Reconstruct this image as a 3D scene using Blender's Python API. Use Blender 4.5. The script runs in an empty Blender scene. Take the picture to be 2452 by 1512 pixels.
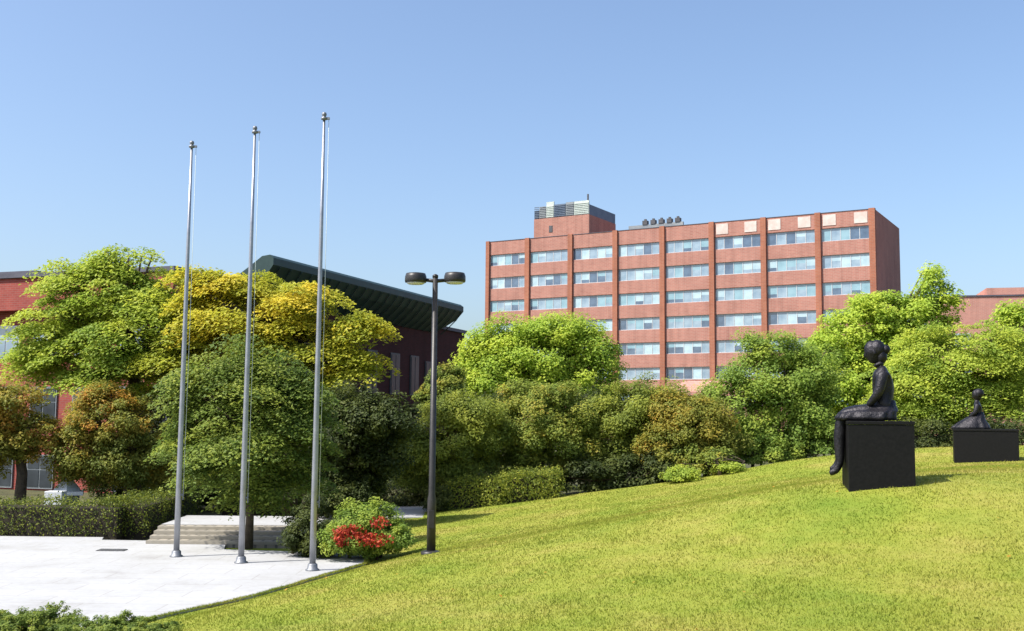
import bpy, bmesh, math, random
import numpy as np
from mathutils import Vector, Matrix

random.seed(11)
RNG = np.random.default_rng(11)
S = bpy.context.scene
COL = S.collection

# ------------------------------------------------------------------ camera, sky, sun, exposure
EYE = 2.64
F = 2600.0                      # focal length for a frame 2452 x 1512
PITCH = math.atan(0.0958)
ROLL = 0.009
cam_d = bpy.data.cameras.new('camera')
cam_d.sensor_width = 36.0
cam_d.lens = F / 2452.0 * 36.0
cam_d.clip_start = 0.1
cam_d.clip_end = 5000
cam = bpy.data.objects.new('camera', cam_d)
COL.objects.link(cam)
cam.location = (0, 0, EYE)
cam.rotation_euler = (Matrix.Rotation(math.pi / 2 + PITCH, 3, 'X') @ Matrix.Rotation(ROLL, 3, 'Z')).to_euler()
S.camera = cam

SUN_ELEV = math.radians(52)
SUN_H = Vector((-0.87, -0.38, 0)).normalized()      # towards the sun, on the ground
SUN_V = Vector((SUN_H.x * math.cos(SUN_ELEV), SUN_H.y * math.cos(SUN_ELEV), math.sin(SUN_ELEV)))
w = bpy.data.worlds.new('World')
S.world = w
w.use_nodes = True
wn = w.node_tree
bg = wn.nodes['Background']
sky = wn.nodes.new('ShaderNodeTexSky')
sky.sky_type = 'NISHITA'
sky.sun_disc = False
sky.sun_elevation = SUN_ELEV
sky.sun_rotation = math.atan2(SUN_H.x, SUN_H.y)
sky.altitude = 100
sky.air_density = 1.0
sky.dust_density = 3.0
sky.ozone_density = 3.4
wn.links.new(sky.outputs['Color'], bg.inputs['Color'])
bg.inputs['Strength'].default_value = 0.147
sd = bpy.data.lights.new('sun', 'SUN')
sd.energy = 5.0
sd.angle = math.radians(0.5)
sd.color = (1.0, 0.95, 0.86)
so = bpy.data.objects.new('sun', sd)
COL.objects.link(so)
so.rotation_euler = SUN_V.to_track_quat('Z', 'Y').to_euler()
so.location = (-30, 0, 40)
S.view_settings.view_transform = 'Standard'
S.view_settings.look = 'None'
S.view_settings.gamma = 1
S.view_settings.use_curve_mapping = False
S.view_settings.exposure = 0.65

# ------------------------------------------------------------------ helpers
def ray(px, py):
    a, b = (px - 1226) / F, (756 - py) / F
    cx = a * math.cos(ROLL) - b * math.sin(ROLL); cy = a * math.sin(ROLL) + b * math.cos(ROLL)
    c, s = math.cos(PITCH), math.sin(PITCH)
    return Vector((cx, c - cy * s, s + cy * c))

def on_level(px, py, z=0.0):
    """point on the level z seen at (px, py)"""
    d = ray(px, py)
    return Vector((0, 0, EYE)) + d * ((z - EYE) / d.z)

def on_wall(px, py, p0, dirv):
    """point of the upright plane through p0 along dirv seen at (px, py)"""
    n = Vector((-dirv.y, dirv.x, 0)); o = Vector((0, 0, EYE)); d = ray(px, py)
    return o + d * ((Vector((p0.x, p0.y, EYE)) - o).dot(n) / d.dot(n))

def at(px, py, Y):
    """point at distance Y along the view axis plane, seen at (px, py) of a 2452 wide frame"""
    d = ray(px, py)
    return Vector((0, 0, EYE)) + d * (Y / d.y)

def ppm(Y):
    return F / Y

def tag(o, label=None, cat=None, group=None, kind=None):
    if label: o['label'] = label
    if cat: o['category'] = cat
    if group: o['group'] = group
    if kind: o['kind'] = kind
    return o

def empty(name, loc, rz=0.0):
    o = bpy.data.objects.new(name, None)
    o.empty_display_size = 0.2
    COL.objects.link(o)
    o.location = loc
    o.rotation_euler = (0, 0, rz)
    return o

def link_mesh(name, me, mats, parent=None):
    o = bpy.data.objects.new(name, me)
    COL.objects.link(o)
    if not isinstance(mats, (list, tuple)): mats = [mats]
    for m in mats: me.materials.append(m)
    if parent: o.parent = parent
    return o

class MB:
    """collects boxes, tubes and lathes into one mesh"""
    def __init__(self): self.bm = bmesh.new()
    def box(self, x0, x1, y0, y1, z0, z1, mi=0):
        v = [self.bm.verts.new(p) for p in ((x0,y0,z0),(x1,y0,z0),(x1,y1,z0),(x0,y1,z0),(x0,y0,z1),(x1,y0,z1),(x1,y1,z1),(x0,y1,z1))]
        for f in ((0,3,2,1),(4,5,6,7),(0,1,5,4),(1,2,6,5),(2,3,7,6),(3,0,4,7)):
            fc = self.bm.faces.new([v[i] for i in f]); fc.material_index = mi
        return self
    def poly(self, pts, mi=0):
        f = self.bm.faces.new([self.bm.verts.new(p) for p in pts]); f.material_index = mi
        return self
    def prism(self, base, top, mi=0):
        n = len(base)
        a = [self.bm.verts.new(p) for p in base]; b = [self.bm.verts.new(p) for p in top]
        fs = [self.bm.faces.new(list(reversed(a))), self.bm.faces.new(b)]
        for i in range(n): fs.append(self.bm.faces.new((a[i], a[(i+1) % n], b[(i+1) % n], b[i])))
        for f in fs: f.material_index = mi
        return self
    def tube(self, pts, rads, n=8, mi=0, smooth=True):
        pts = [Vector(p) for p in pts]
        rings = []
        for i, p in enumerate(pts):
            d = (pts[min(i+1, len(pts)-1)] - pts[max(i-1, 0)]).normalized()
            u = d.cross(Vector((0.31, 0.95, 0.05)))
            if u.length < 1e-3: u = d.cross(Vector((1, 0, 0)))
            u.normalize(); v = d.cross(u)
            rings.append([self.bm.verts.new(p + (u*math.cos(a) + v*math.sin(a))*rads[i]) for a in [2*math.pi*k/n for k in range(n)]])
        for a, b in zip(rings, rings[1:]):
            for k in range(n):
                f = self.bm.faces.new((a[k], a[(k+1) % n], b[(k+1) % n], b[k])); f.smooth = smooth; f.material_index = mi
        f = self.bm.faces.new(list(reversed(rings[0]))); f.material_index = mi
        f = self.bm.faces.new(rings[-1]); f.material_index = mi
        return self
    def lathe(self, prof, n=20, c=(0,0,0), mi=0, smooth=True):
        rings = [[self.bm.verts.new((c[0]+r*math.cos(2*math.pi*k/n), c[1]+r*math.sin(2*math.pi*k/n), c[2]+z)) for k in range(n)] for r, z in prof]
        for a, b in zip(rings, rings[1:]):
            for k in range(n):
                f = self.bm.faces.new((a[k], a[(k+1) % n], b[(k+1) % n], b[k])); f.smooth = smooth; f.material_index = mi
        self.bm.faces.new(list(reversed(rings[0]))).material_index = mi
        self.bm.faces.new(rings[-1]).material_index = mi
        return self
    def build(self, name, mats, parent=None, bevel=0.0):
        bmesh.ops.recalc_face_normals(self.bm, faces=self.bm.faces[:])
        if bevel:
            bmesh.ops.bevel(self.bm, geom=self.bm.edges[:], offset=bevel, segments=2, affect='EDGES', profile=0.6)
        me = bpy.data.meshes.new(name); self.bm.to_mesh(me); self.bm.free()
        return link_mesh(name, me, mats, parent)

# ------------------------------------------------------------------ materials
def new_mat(name):
    m = bpy.data.materials.new(name); m.use_nodes = True
    nt = m.node_tree
    return m, nt, nt.nodes['Principled BSDF']

def ramp(nt, fac, stops):
    r = nt.nodes.new('ShaderNodeValToRGB')
    el = r.color_ramp.elements
    while len(el) < len(stops): el.new(0.5)
    for e, (p, c) in zip(el, stops): e.position = p; e.color = (*c, 1)
    nt.links.new(fac, r.inputs['Fac'])
    return r.outputs['Color']

def noise(nt, scale, detail=4, rough=0.6, vec=None):
    n = nt.nodes.new('ShaderNodeTexNoise')
    n.inputs['Scale'].default_value = scale; n.inputs['Detail'].default_value = detail; n.inputs['Roughness'].default_value = rough
    if vec is None:
        tc = nt.nodes.new('ShaderNodeTexCoord'); vec = tc.outputs['Object']
    nt.links.new(vec, n.inputs['Vector'])
    return n.outputs['Fac']

def mixc(nt, fac, a, b, mode='MIX'):
    m = nt.nodes.new('ShaderNodeMix'); m.data_type = 'RGBA'; m.blend_type = mode
    for v, s in ((fac, m.inputs[0]), (a, m.inputs[6]), (b, m.inputs[7])):
        if hasattr(v, 'links'): nt.links.new(v, s)
        elif isinstance(v, (int, float)): s.default_value = v
        else: s.default_value = (*v, 1)
    return m.outputs[2]

def bump(nt, b, h, strength=0.3, dist=0.02):
    n = nt.nodes.new('ShaderNodeBump'); n.inputs['Strength'].default_value = strength; n.inputs['Distance'].default_value = dist
    nt.links.new(h, n.inputs['Height']); nt.links.new(n.outputs['Normal'], b.inputs['Normal'])

def noisy(name, c1, c2, scale=4, rough=0.6, metal=0.0, bmp=0.2, detail=5, spec=0.4):
    m, nt, b = new_mat(name)
    n = noise(nt, scale, detail)
    nt.links.new(ramp(nt, n, [(0.3, c1), (0.7, c2)]), b.inputs['Base Color'])
    b.inputs['Roughness'].default_value = rough; b.inputs['Metallic'].default_value = metal
    b.inputs['Specular IOR Level'].default_value = spec
    if bmp: bump(nt, b, noise(nt, scale*6, 3), bmp)
    return m

def brick(name, c1, c2, mortar, bw=0.24, stain=(0.7, 0.7, 0.7)):
    m, nt, b = new_mat(name)
    tc = nt.nodes.new('ShaderNodeTexCoord')
    sp = nt.nodes.new('ShaderNodeSeparateXYZ'); nt.links.new(tc.outputs['Object'], sp.inputs[0])
    ad = nt.nodes.new('ShaderNodeMath'); nt.links.new(sp.outputs[0], ad.inputs[0]); nt.links.new(sp.outputs[1], ad.inputs[1])
    cb = nt.nodes.new('ShaderNodeCombineXYZ'); nt.links.new(ad.outputs[0], cb.inputs[0]); nt.links.new(sp.outputs[2], cb.inputs[1])
    br = nt.nodes.new('ShaderNodeTexBrick')
    nt.links.new(cb.outputs[0], br.inputs['Vector'])
    br.inputs['Scale'].default_value = 1.0
    br.inputs['Brick Width'].default_value = bw; br.inputs['Row Height'].default_value = bw*0.34
    br.inputs['Mortar Size'].default_value = bw*0.035
    br.inputs['Color1'].default_value = (*c1, 1); br.inputs['Color2'].default_value = (*c2, 1); br.inputs['Mortar'].default_value = (*mortar, 1)
    n = noise(nt, 0.35, 6, 0.65)
    st = ramp(nt, n, [(0.3, stain), (0.65, (1, 1, 1))])
    mp = nt.nodes.new('ShaderNodeMapping'); mp.inputs['Scale'].default_value = (1.0, 0.06, 1.0); nt.links.new(cb.outputs[0], mp.inputs['Vector'])
    sk = ramp(nt, noise(nt, 1.3, 5, 0.6, mp.outputs['Vector']), [(0.30, (0.80, 0.79, 0.79)), (0.55, (1, 1, 1)), (0.8, (1.08, 1.05, 1.03))])
    c = mixc(nt, 1.0, br.outputs['Color'], st, 'MULTIPLY')
    nt.links.new(mixc(nt, 1.0, c, sk, 'MULTIPLY'), b.inputs['Base Color'])
    b.inputs['Roughness'].default_value = 0.85
    b.inputs['Specular IOR Level'].default_value = 0.2
    return m

def foliage(name, stops, sat_noise=1.2, trans=0.35):
    """leaf colour: per-leaf tint picks along the stops, with a slow noise so whole sprays differ"""
    m, nt, b = new_mat(name)
    a = nt.nodes.new('ShaderNodeAttribute'); a.attribute_name = 'tint'
    n = noise(nt, sat_noise, 3)
    md = nt.nodes.new('ShaderNodeMath'); md.operation = 'MULTIPLY_ADD'
    nt.links.new(n, md.inputs[0]); md.inputs[1].default_value = 0.9; md.inputs[2].default_value = -0.45
    ad = nt.nodes.new('ShaderNodeMath'); ad.use_clamp = True
    nt.links.new(a.outputs['Fac'], ad.inputs[0]); nt.links.new(md.outputs[0], ad.inputs[1])
    c = ramp(nt, ad.outputs[0], stops)
    nt.links.new(c, b.inputs['Base Color'])
    b.inputs['Roughness'].default_value = 0.55
    b.inputs['Specular IOR Level'].default_value = 0.25
    t = nt.nodes.new('ShaderNodeBsdfTranslucent'); nt.links.new(c, t.inputs['Color'])
    mx = nt.nodes.new('ShaderNodeMixShader'); mx.inputs[0].default_value = trans
    nt.links.new(b.outputs[0], mx.inputs[1]); nt.links.new(t.outputs[0], mx.inputs[2])
    nt.links.new(mx.outputs[0], nt.nodes['Material Output'].inputs['Surface'])
    return m

M = {}
M['bark'] = noisy('bark', (0.035, 0.026, 0.018), (0.10, 0.075, 0.05), 9, 0.9, bmp=0.6)
M['twig'] = noisy('twig', (0.015, 0.012, 0.008), (0.04, 0.032, 0.018), 9, 0.95, bmp=0.3)
M['fresh'] = foliage('fresh_leaf', [(0.0, (0.200, 0.300, 0.046)), (0.45, (0.350, 0.440, 0.060)), (1.0, (0.540, 0.580, 0.075))], trans=0.5)
M['lime'] = foliage('lime_leaf', [(0.0, (0.230, 0.360, 0.050)), (0.45, (0.390, 0.510, 0.064)), (1.0, (0.580, 0.640, 0.080))], trans=0.5)
M['gold'] = foliage('gold_leaf', [(0.0, (0.270, 0.330, 0.040)), (0.45, (0.450, 0.450, 0.046)), (1.0, (0.680, 0.545, 0.052))], 0.8, trans=0.5)
M['deep'] = foliage('deep_leaf', [(0.0, (0.080, 0.140, 0.030)), (0.5, (0.160, 0.240, 0.048)), (1.0, (0.270, 0.350, 0.065))], trans=0.48)
M['mid'] = foliage('mid_green_leaf', [(0.0, (0.140, 0.230, 0.045)), (0.5, (0.255, 0.360, 0.060)), (1.0, (0.430, 0.490, 0.075))], trans=0.5)
M['sage'] = foliage('soft_green_leaf', [(0.0, (0.095, 0.155, 0.034)), (0.5, (0.180, 0.250, 0.045)), (1.0, (0.340, 0.380, 0.060))], trans=0.5)
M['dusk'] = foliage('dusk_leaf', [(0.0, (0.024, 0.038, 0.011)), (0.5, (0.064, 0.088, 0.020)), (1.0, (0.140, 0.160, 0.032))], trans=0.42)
M['olive'] = foliage('olive_leaf', [(0.0, (0.125, 0.170, 0.034)), (0.5, (0.240, 0.290, 0.047)), (1.0, (0.420, 0.430, 0.064))], trans=0.48)
M['rust'] = foliage('rust_leaf', [(0.0, (0.150, 0.190, 0.036)), (0.45, (0.270, 0.275, 0.046)), (0.85, (0.390, 0.300, 0.046)), (1.0, (0.500, 0.250, 0.042))], 0.9, trans=0.48)
M['russet'] = foliage('russet_leaf', [(0.0, (0.115, 0.165, 0.034)), (0.5, (0.225, 0.285, 0.048)), (0.85, (0.380, 0.380, 0.062)), (1.0, (0.450, 0.320, 0.055))], trans=0.48)
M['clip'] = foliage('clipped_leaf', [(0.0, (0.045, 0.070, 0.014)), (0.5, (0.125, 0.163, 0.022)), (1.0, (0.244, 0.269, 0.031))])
M['flower'] = foliage('red_petal', [(0.0, (0.26, 0.024, 0.012)), (0.5, (0.38, 0.036, 0.022)), (1.0, (0.42, 0.09, 0.03))], 2.0, 0.25)

def grass_mat(name, trans):
    m, nt, b = new_mat(name)
    tc = nt.nodes.new('ShaderNodeTexCoord')
    n1 = noise(nt, 0.55, 5, 0.62, tc.outputs['Object'])
    n2 = noise(nt, 3.2, 4, 0.7, tc.outputs['Object'])
    c = ramp(nt, n1, [(0.25, (0.190, 0.248, 0.032)), (0.5, (0.268, 0.290, 0.044)), (0.75, (0.350, 0.312, 0.075))])
    c2 = ramp(nt, n2, [(0.28, (0.80, 0.85, 0.74)), (0.5, (0.97, 0.99, 0.95)), (0.72, (1.07, 1.04, 1.18))])
    a = nt.nodes.new('ShaderNodeAttribute'); a.attribute_name = 'tint'
    c = mixc(nt, 1.0, c, c2, 'MULTIPLY')
    n3 = noise(nt, 0.19, 5, 0.7, tc.outputs['Object'])
    c = mixc(nt, 1.0, c, ramp(nt, n3, [(0.34, (0.82, 0.93, 0.85)), (0.48, (1, 1, 1)), (0.66, (1.10, 1.01, 1.25))]), 'MULTIPLY')
    if trans:
        c = mixc(nt, 1.0, c, ramp(nt, a.outputs['Fac'], [(0.0, (0.9, 0.96, 0.85)), (0.6, (1, 1, 1)), (1.0, (1.12, 1.06, 1.3))]), 'MULTIPLY')
    nt.links.new(c, b.inputs['Base Color'])
    b.inputs['Roughness'].default_value = 0.8; b.inputs['Specular IOR Level'].default_value = 0.1
    if trans:
        t = nt.nodes.new('ShaderNodeBsdfTranslucent'); nt.links.new(c, t.inputs['Color'])
        mx = nt.nodes.new('ShaderNodeMixShader'); mx.inputs[0].default_value = 0.4
        nt.links.new(b.outputs[0], mx.inputs[1]); nt.links.new(t.outputs[0], mx.inputs[2])
        nt.links.new(mx.outputs[0], nt.nodes['Material Output'].inputs['Surface'])
    else:
        bump(nt, b, noise(nt, 45, 4, 0.7), 0.8, 0.04)
    return m
M['lawn'] = grass_mat('lawn_turf', False)
M['blade'] = grass_mat('grass_blade', True)
M['soil'] = noisy('shaded_soil', (0.035, 0.038, 0.014), (0.085, 0.085, 0.03), 0.8, 0.95, bmp=0.4)

def plaza_mat():
    m, nt, b = new_mat('pale_paving')
    tc = nt.nodes.new('ShaderNodeTexCoord')
    br = nt.nodes.new('ShaderNodeTexBrick'); nt.links.new(tc.outputs['Object'], br.inputs['Vector'])
    br.inputs['Scale'].default_value = 1.0; br.inputs['Brick Width'].default_value = 1.2; br.inputs['Row Height'].default_value = 0.6
    br.inputs['Mortar Size'].default_value = 0.008
    br.inputs['Color1'].default_value = (0.385, 0.39, 0.40, 1); br.inputs["Color2"].default_value = (0.370, 0.375, 0.385, 1); br.inputs['Mortar'].default_value = (0.29, 0.285, 0.275, 1)
    n = noise(nt, 0.7, 6, 0.65, tc.outputs['Object'])
    c = mixc(nt, 1.0, br.outputs['Color'], ramp(nt, n, [(0.28, (0.76, 0.745, 0.72)), (0.42, (0.93, 0.925, 0.91)), (0.55, (1, 1, 1))]), 'MULTIPLY')
    n2 = noise(nt, 9, 5, 0.7, tc.outputs['Object'])
    c = mixc(nt, 1.0, c, ramp(nt, n2, [(0.3, (0.90, 0.89, 0.87)), (0.55, (1, 1, 1))]), 'MULTIPLY')
    nt.links.new(c, b.inputs['Base Color'])
    b.inputs['Roughness'].default_value = 0.75; b.inputs['Specular IOR Level'].default_value = 0.25
    bump(nt, b, noise(nt, 40, 3), 0.12, 0.01)
    return m
M['plaza'] = plaza_mat()
M['tan'] = brick('tan_setts', (0.36, 0.33, 0.27), (0.26, 0.245, 0.205), (0.12, 0.11, 0.09), 0.0)

def sett_mat():
    m, nt, b = new_mat('tan_paving_setts')
    tc = nt.nodes.new('ShaderNodeTexCoord')
    br = nt.nodes.new('ShaderNodeTexBrick'); nt.links.new(tc.outputs['Object'], br.inputs['Vector'])
    br.inputs['Scale'].default_value = 1.0; br.inputs['Brick Width'].default_value = 0.22; br.inputs['Row Height'].default_value = 0.28
    br.inputs['Mortar Size'].default_value = 0.03
    br.inputs['Color1'].default_value = (0.34, 0.30, 0.24, 1); br.inputs['Color2'].default_value = (0.25, 0.225, 0.18, 1); br.inputs['Mortar'].default_value = (0.14, 0.13, 0.11, 1)
    n = noise(nt, 2.5, 5, 0.65, tc.outputs['Object'])
    nt.links.new(mixc(nt, 1.0, br.outputs['Color'], ramp(nt, n, [(0.3, (0.72, 0.72, 0.72)), (0.6, (1, 1, 1))]), 'MULTIPLY'), b.inputs['Base Color'])
    b.inputs['Roughness'].default_value = 0.85
    return m
M['tan'] = sett_mat()

M['nosing'] = noisy('pale_step_edge', (0.27, 0.245, 0.20), (0.33, 0.30, 0.25), 6, 0.85, 0, 0.1)
M['brick_tower'] = brick('salmon_brick', (0.40, 0.185, 0.145), (0.345, 0.155, 0.122), (0.39, 0.265, 0.22), 0.6, (0.84, 0.82, 0.82))
M['brick_pier'] = brick('orange_brick', (0.37, 0.140, 0.082), (0.31, 0.115, 0.070), (0.33, 0.19, 0.14), 0.6, (0.8, 0.78, 0.78))
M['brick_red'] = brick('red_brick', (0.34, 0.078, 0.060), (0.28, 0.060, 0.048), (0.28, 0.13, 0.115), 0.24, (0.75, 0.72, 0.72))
M['brick_red_shaded'] = brick('shaded_red_brick', (0.085, 0.022, 0.021), (0.066, 0.017, 0.017), (0.06, 0.033, 0.03), 0.24, (0.75, 0.72, 0.72))  # the red brick again, darkened so the wall's shade sits in its colour
M['brick_pink'] = brick('pink_brick', (0.50, 0.23, 0.18), (0.44, 0.20, 0.16), (0.46, 0.33, 0.28), 0.4, (0.85, 0.82, 0.82))
M['roof_green'] = noisy('dark_green_metal', (0.014, 0.036, 0.036), (0.028, 0.058, 0.056), 1.6, 0.5, 0.2, 0.05)
M['coping'] = noisy('slate_coping', (0.055, 0.055, 0.075), (0.10, 0.10, 0.125), 1.2, 0.6, 0.1, 0.1)
M['white_panel'] = noisy('white_panel', (0.42, 0.33, 0.29), (0.62, 0.54, 0.50), 0.9, 0.6, 0.0, 0.05)
M['alu'] = noisy('window_frame_metal', (0.42, 0.44, 0.46), (0.58, 0.60, 0.62), 3, 0.45, 0.2, 0.03)
M['dark_frame'] = noisy('dark_frame_metal', (0.05, 0.05, 0.055), (0.09, 0.09, 0.10), 3, 0.5, 0.2, 0.03)

def glass(name, c1, c2, rough=0.08, spec=0.9, scale=0.7):
    m, nt, b = new_mat(name)
    n = noise(nt, scale, 3)
    nt.links.new(ramp(nt, n, [(0.35, c1), (0.65, c2)]), b.inputs['Base Color'])
    b.inputs['Roughness'].default_value = rough; b.inputs['Specular IOR Level'].default_value = spec
    b.inputs['IOR'].default_value = 1.6
    return m
M['glass_dark'] = glass('dark_blue_glass', (0.03, 0.06, 0.11), (0.07, 0.12, 0.19))
M['glass_mid'] = glass('blue_grey_glass', (0.14, 0.22, 0.30), (0.24, 0.33, 0.40))
M['blind_teal'] = glass('glass_over_teal_blind', (0.15, 0.28, 0.34), (0.22, 0.37, 0.43), 0.2)
M['blind_white'] = glass('glass_over_white_blind', (0.27, 0.40, 0.46), (0.38, 0.51, 0.56), 0.25)
M['glass_shade'] = glass('dim_window_glass', (0.02, 0.025, 0.03), (0.045, 0.055, 0.065), 0.35, 0.25)
M['louvre'] = noisy('grey_louvre', (0.16, 0.18, 0.20), (0.26, 0.28, 0.29), 1.0, 0.5, 0.3, 0.05)
M['louvre_pale'] = noisy('pale_louvre', (0.38, 0.43, 0.40), (0.52, 0.57, 0.53), 1.0, 0.5, 0.1, 0.05)
M['louvre_blue'] = noisy('blue_grey_louvre', (0.07, 0.10, 0.15), (0.12, 0.15, 0.20), 1.0, 0.5, 0.3, 0.05)
M['pole'] = noisy('brushed_aluminium', (0.27, 0.28, 0.31), (0.37, 0.38, 0.41), 5, 0.42, 0.8, 0.03)
M['pole_cap'] = noisy('dull_grey_metal', (0.14, 0.15, 0.17), (0.22, 0.23, 0.25), 5, 0.5, 0.5, 0.05)
M['lamp'] = noisy('dark_bronze_paint', (0.020, 0.019, 0.020), (0.040, 0.038, 0.038), 6, 0.42, 0.2, 0.06)
M['lens'] = noisy('frosted_lens', (0.45, 0.46, 0.44), (0.58, 0.58, 0.55), 6, 0.3, 0, 0)
M['bronze'] = noisy('blackened_bronze', (0.006, 0.006, 0.009), (0.026, 0.024, 0.030), 5, 0.45, 0.5, 0.6)
M['plinth'] = noisy('black_granite', (0.002, 0.002, 0.0025), (0.007, 0.0065, 0.007), 22, 0.55, 0.0, 0.08, 5, 0.2)
M['stone'] = noisy('pale_stone', (0.50, 0.52, 0.55), (0.68, 0.69, 0.70), 6, 0.8, 0, 0.2)
M['iron'] = noisy('cast_iron', (0.10, 0.10, 0.105), (0.19, 0.19, 0.19), 12, 0.6, 0.5, 0.3)

# ------------------------------------------------------------------ terrain
def _e(px, py): q = on_level(px, py); return (q.x, q.y)
_k = _e(875, 1350)
EDGE = np.array([(-9.5, 2.0), (-5.5, 12.3), _e(412, 1470), _e(600, 1430), _k, (_k[0]-0.2, _k[1]+2.4), (_k[0]-0.5, 27.5), (_k[0]-0.9, 60)])
def _p(px, py, Y): q = at(px, py, Y); return (q.x, q.y, q.z)
CTRL = np.array([
    (0, 0, 1.00), _p(1226, 1512, 10), _p(2452, 1512, 9), (4, 3, 1.0), _p(410, 1505, 13), _p(1032, 1325, 18.5), (-3.4, 16, 0.16),
    _p(2100, 1155, 15.8), (4.8, 13.2, 1.32), _p(2360, 1105, 26), (-3.0, 5, 0.75), (-5.5, 9, 0.15), (10, 9, 1.35), (12, 16, 1.9), (18, 22, 2.0),
    _p(1100, 1222, 30), _p(1000, 1238, 29.5), _p(1300, 1200, 30), _p(1500, 1175, 30), _p(1700, 1148, 30), _p(1900, 1107, 30), _p(2000, 1095, 30),
    _p(2200, 1078, 30), _p(2452, 1070, 30), (20, 30, 2.0), (-2.0, 24, 0.08), (2.0, 21, 0.80), (4.5, 24, 1.10),
    (_k[0]+0.2, _k[1]+0.6, 0.02), (-8, 4, 0.3), (14, 2, 1.3), (0, -6, 1.0), (-12, -6, 0.4), (16, -6, 1.3)])
def _u(r2): return np.where(r2 > 1e-12, r2*np.log(np.maximum(r2, 1e-12)), 0.0)
_n = len(CTRL)
_d2 = ((CTRL[:, None, :2]-CTRL[None, :, :2])**2).sum(-1)
_A = np.zeros((_n+3, _n+3)); _A[:_n, :_n] = _u(_d2) + np.eye(_n)*2.0
_A[:_n, _n] = 1; _A[:_n, _n+1:] = CTRL[:, :2]; _A[_n, :_n] = 1; _A[_n+1:, :_n] = CTRL[:, :2].T
_W = np.linalg.solve(_A, np.concatenate([CTRL[:, 2], np.zeros(3)]))
def smooth(t): t = np.clip(t, 0, 1); return t*t*(3-2*t)
def edge_dist(x, y):
    ex = np.interp(y, EDGE[:, 1], EDGE[:, 0])
    return x - ex
def terrain(x, y):
    x = np.atleast_1d(np.asarray(x, float)); y = np.atleast_1d(np.asarray(y, float))
    yy = np.clip(y, -6, 31); xx = np.clip(x, -12, 22)
    r2 = (xx[:, None]-CTRL[None, :, 0])**2 + (yy[:, None]-CTRL[None, :, 1])**2
    z = _u(r2) @ _W[:_n] + _W[_n] + _W[_n+1]*xx + _W[_n+2]*yy
    d = edge_dist(x, y)
    z = np.maximum(z, 0.03)
    z = np.where(d < 0, -0.03, -0.03 + (z+0.03)*smooth(0.12 + d/1.3))
    z = np.where(d < 0, -0.03, z)
    back = smooth((y-31)/14.0)                      # the hill falls away behind the trees
    z = z*(1-back) + (-0.03)*back
    return z
def tz(x, y): return float(terrain(x, y)[0])

def sheet(name, poly, z, mat, thick=0.0):
    mb = MB()
    if thick: mb.prism([(x, y, z-thick) for x, y in poly], [(x, y, z) for x, y in poly])
    else: mb.poly([(x, y, z) for x, y in poly])
    o = mb.build(name, mat); o['kind'] = 'structure'
    return o

def np_mesh(name, verts, faces, tint=None, smooth_f=False, mat_idx=None):
    me = bpy.data.meshes.new(name)
    nv, nf, k = len(verts), len(faces), faces.shape[1]
    me.vertices.add(nv); me.vertices.foreach_set('co', np.ascontiguousarray(verts, np.float32).ravel())
    me.loops.add(nf*k); me.loops.foreach_set('vertex_index', np.ascontiguousarray(faces, np.int32).ravel())
    me.polygons.add(nf); me.polygons.foreach_set('loop_start', np.arange(0, nf*k, k, dtype=np.int32))
    me.polygons.foreach_set('use_smooth', np.full(nf, smooth_f, dtype=bool))
    if mat_idx is not None: me.polygons.foreach_set('material_index', np.asarray(mat_idx, np.int32))
    me.update(calc_edges=True)
    if tint is not None:
        a = me.attributes.new('tint', 'FLOAT', 'FACE'); a.data.foreach_set('value', np.asarray(tint, np.float32))
    return me

def grid_mesh(name, xs, ys, dz, mat, keep=None):
    X, Y = np.meshgrid(xs, ys); Z = terrain(X.ravel(), Y.ravel()) + dz
    v = np.stack([X.ravel(), Y.ravel(), Z], 1)
    nx, ny = len(xs), len(ys)
    i = (np.arange(ny-1)[:, None]*nx + np.arange(nx-1)[None, :]).ravel()
    f = np.stack([i, i+1, i+nx+1, i+nx], 1)
    if keep is not None:
        c = v[f].mean(1); f = f[keep(c[:, 0], c[:, 1])]
    o = link_mesh(name, np_mesh(name, v, f, None, True), mat); o['kind'] = 'structure'
    return o

gx = np.concatenate([[-1500, -700, -300, -150, -80, -50, -35], np.arange(-25, 45, 0.8), [50, 70, 110, 200, 400, 800, 1500]])
gy = np.concatenate([[-400, -150, -60, -25], np.arange(-10, 60, 0.8), [64, 75, 95, 130, 200, 350, 700, 1500, 3000]])
grid_mesh('ground', gx, gy, -0.09, M['soil'])

P_NEAR = [_e(412, 1470), _e(600, 1430), _k, (_k[0]-0.25, _k[1]+1.4), (-5.7, 22.0), (-6.0, 23.3), (-8.7, 23.5), (-8.85, 24.0), (-14, 24.1), (-26, 24.4), (-26, 12.4), (-5.5, 12.3)]
sheet('plaza', P_NEAR, 0.012, M['plaza'], 0.1)
SX0, SX1 = at(352, 1290, 22.9).x, at(716, 1290, 22.9).x
for q in range(4):                       # four broad shallow steps up to the landing
    yq = 22.85 + q*0.40
    sheet('step', [(SX0-0.05*q, yq), (SX1, yq), (SX1, yq+0.398 if q < 3 else 24.45), (SX0-0.05*q-0.05, yq+0.398 if q < 3 else 24.45)], 0.012+0.06*(q+1), M['tan'], 0.16+0.06*q)
    sheet('step_edge', [(SX0-0.05*q, yq-0.025), (SX1, yq-0.025), (SX1, yq+0.05), (SX0-0.05*q, yq+0.05)], 0.012+0.06*(q+1)+0.003, M['nosing'], 0.06)
sheet('footpath', [(SX0-0.2, 24.46), (SX1+0.1, 24.46), (SX1+0.1, 26.7), (SX0-0.3, 26.7)], 0.256, M['plaza'], 0.28)
sheet('path', [(on_level(930, 1242).x, on_level(930, 1242).y), (on_level(1060, 1242).x, on_level(1060, 1242).y), (-1.6, 33.5), (-5.5, 33.5)], 0.03, M['plaza'], 0.05)
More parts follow.
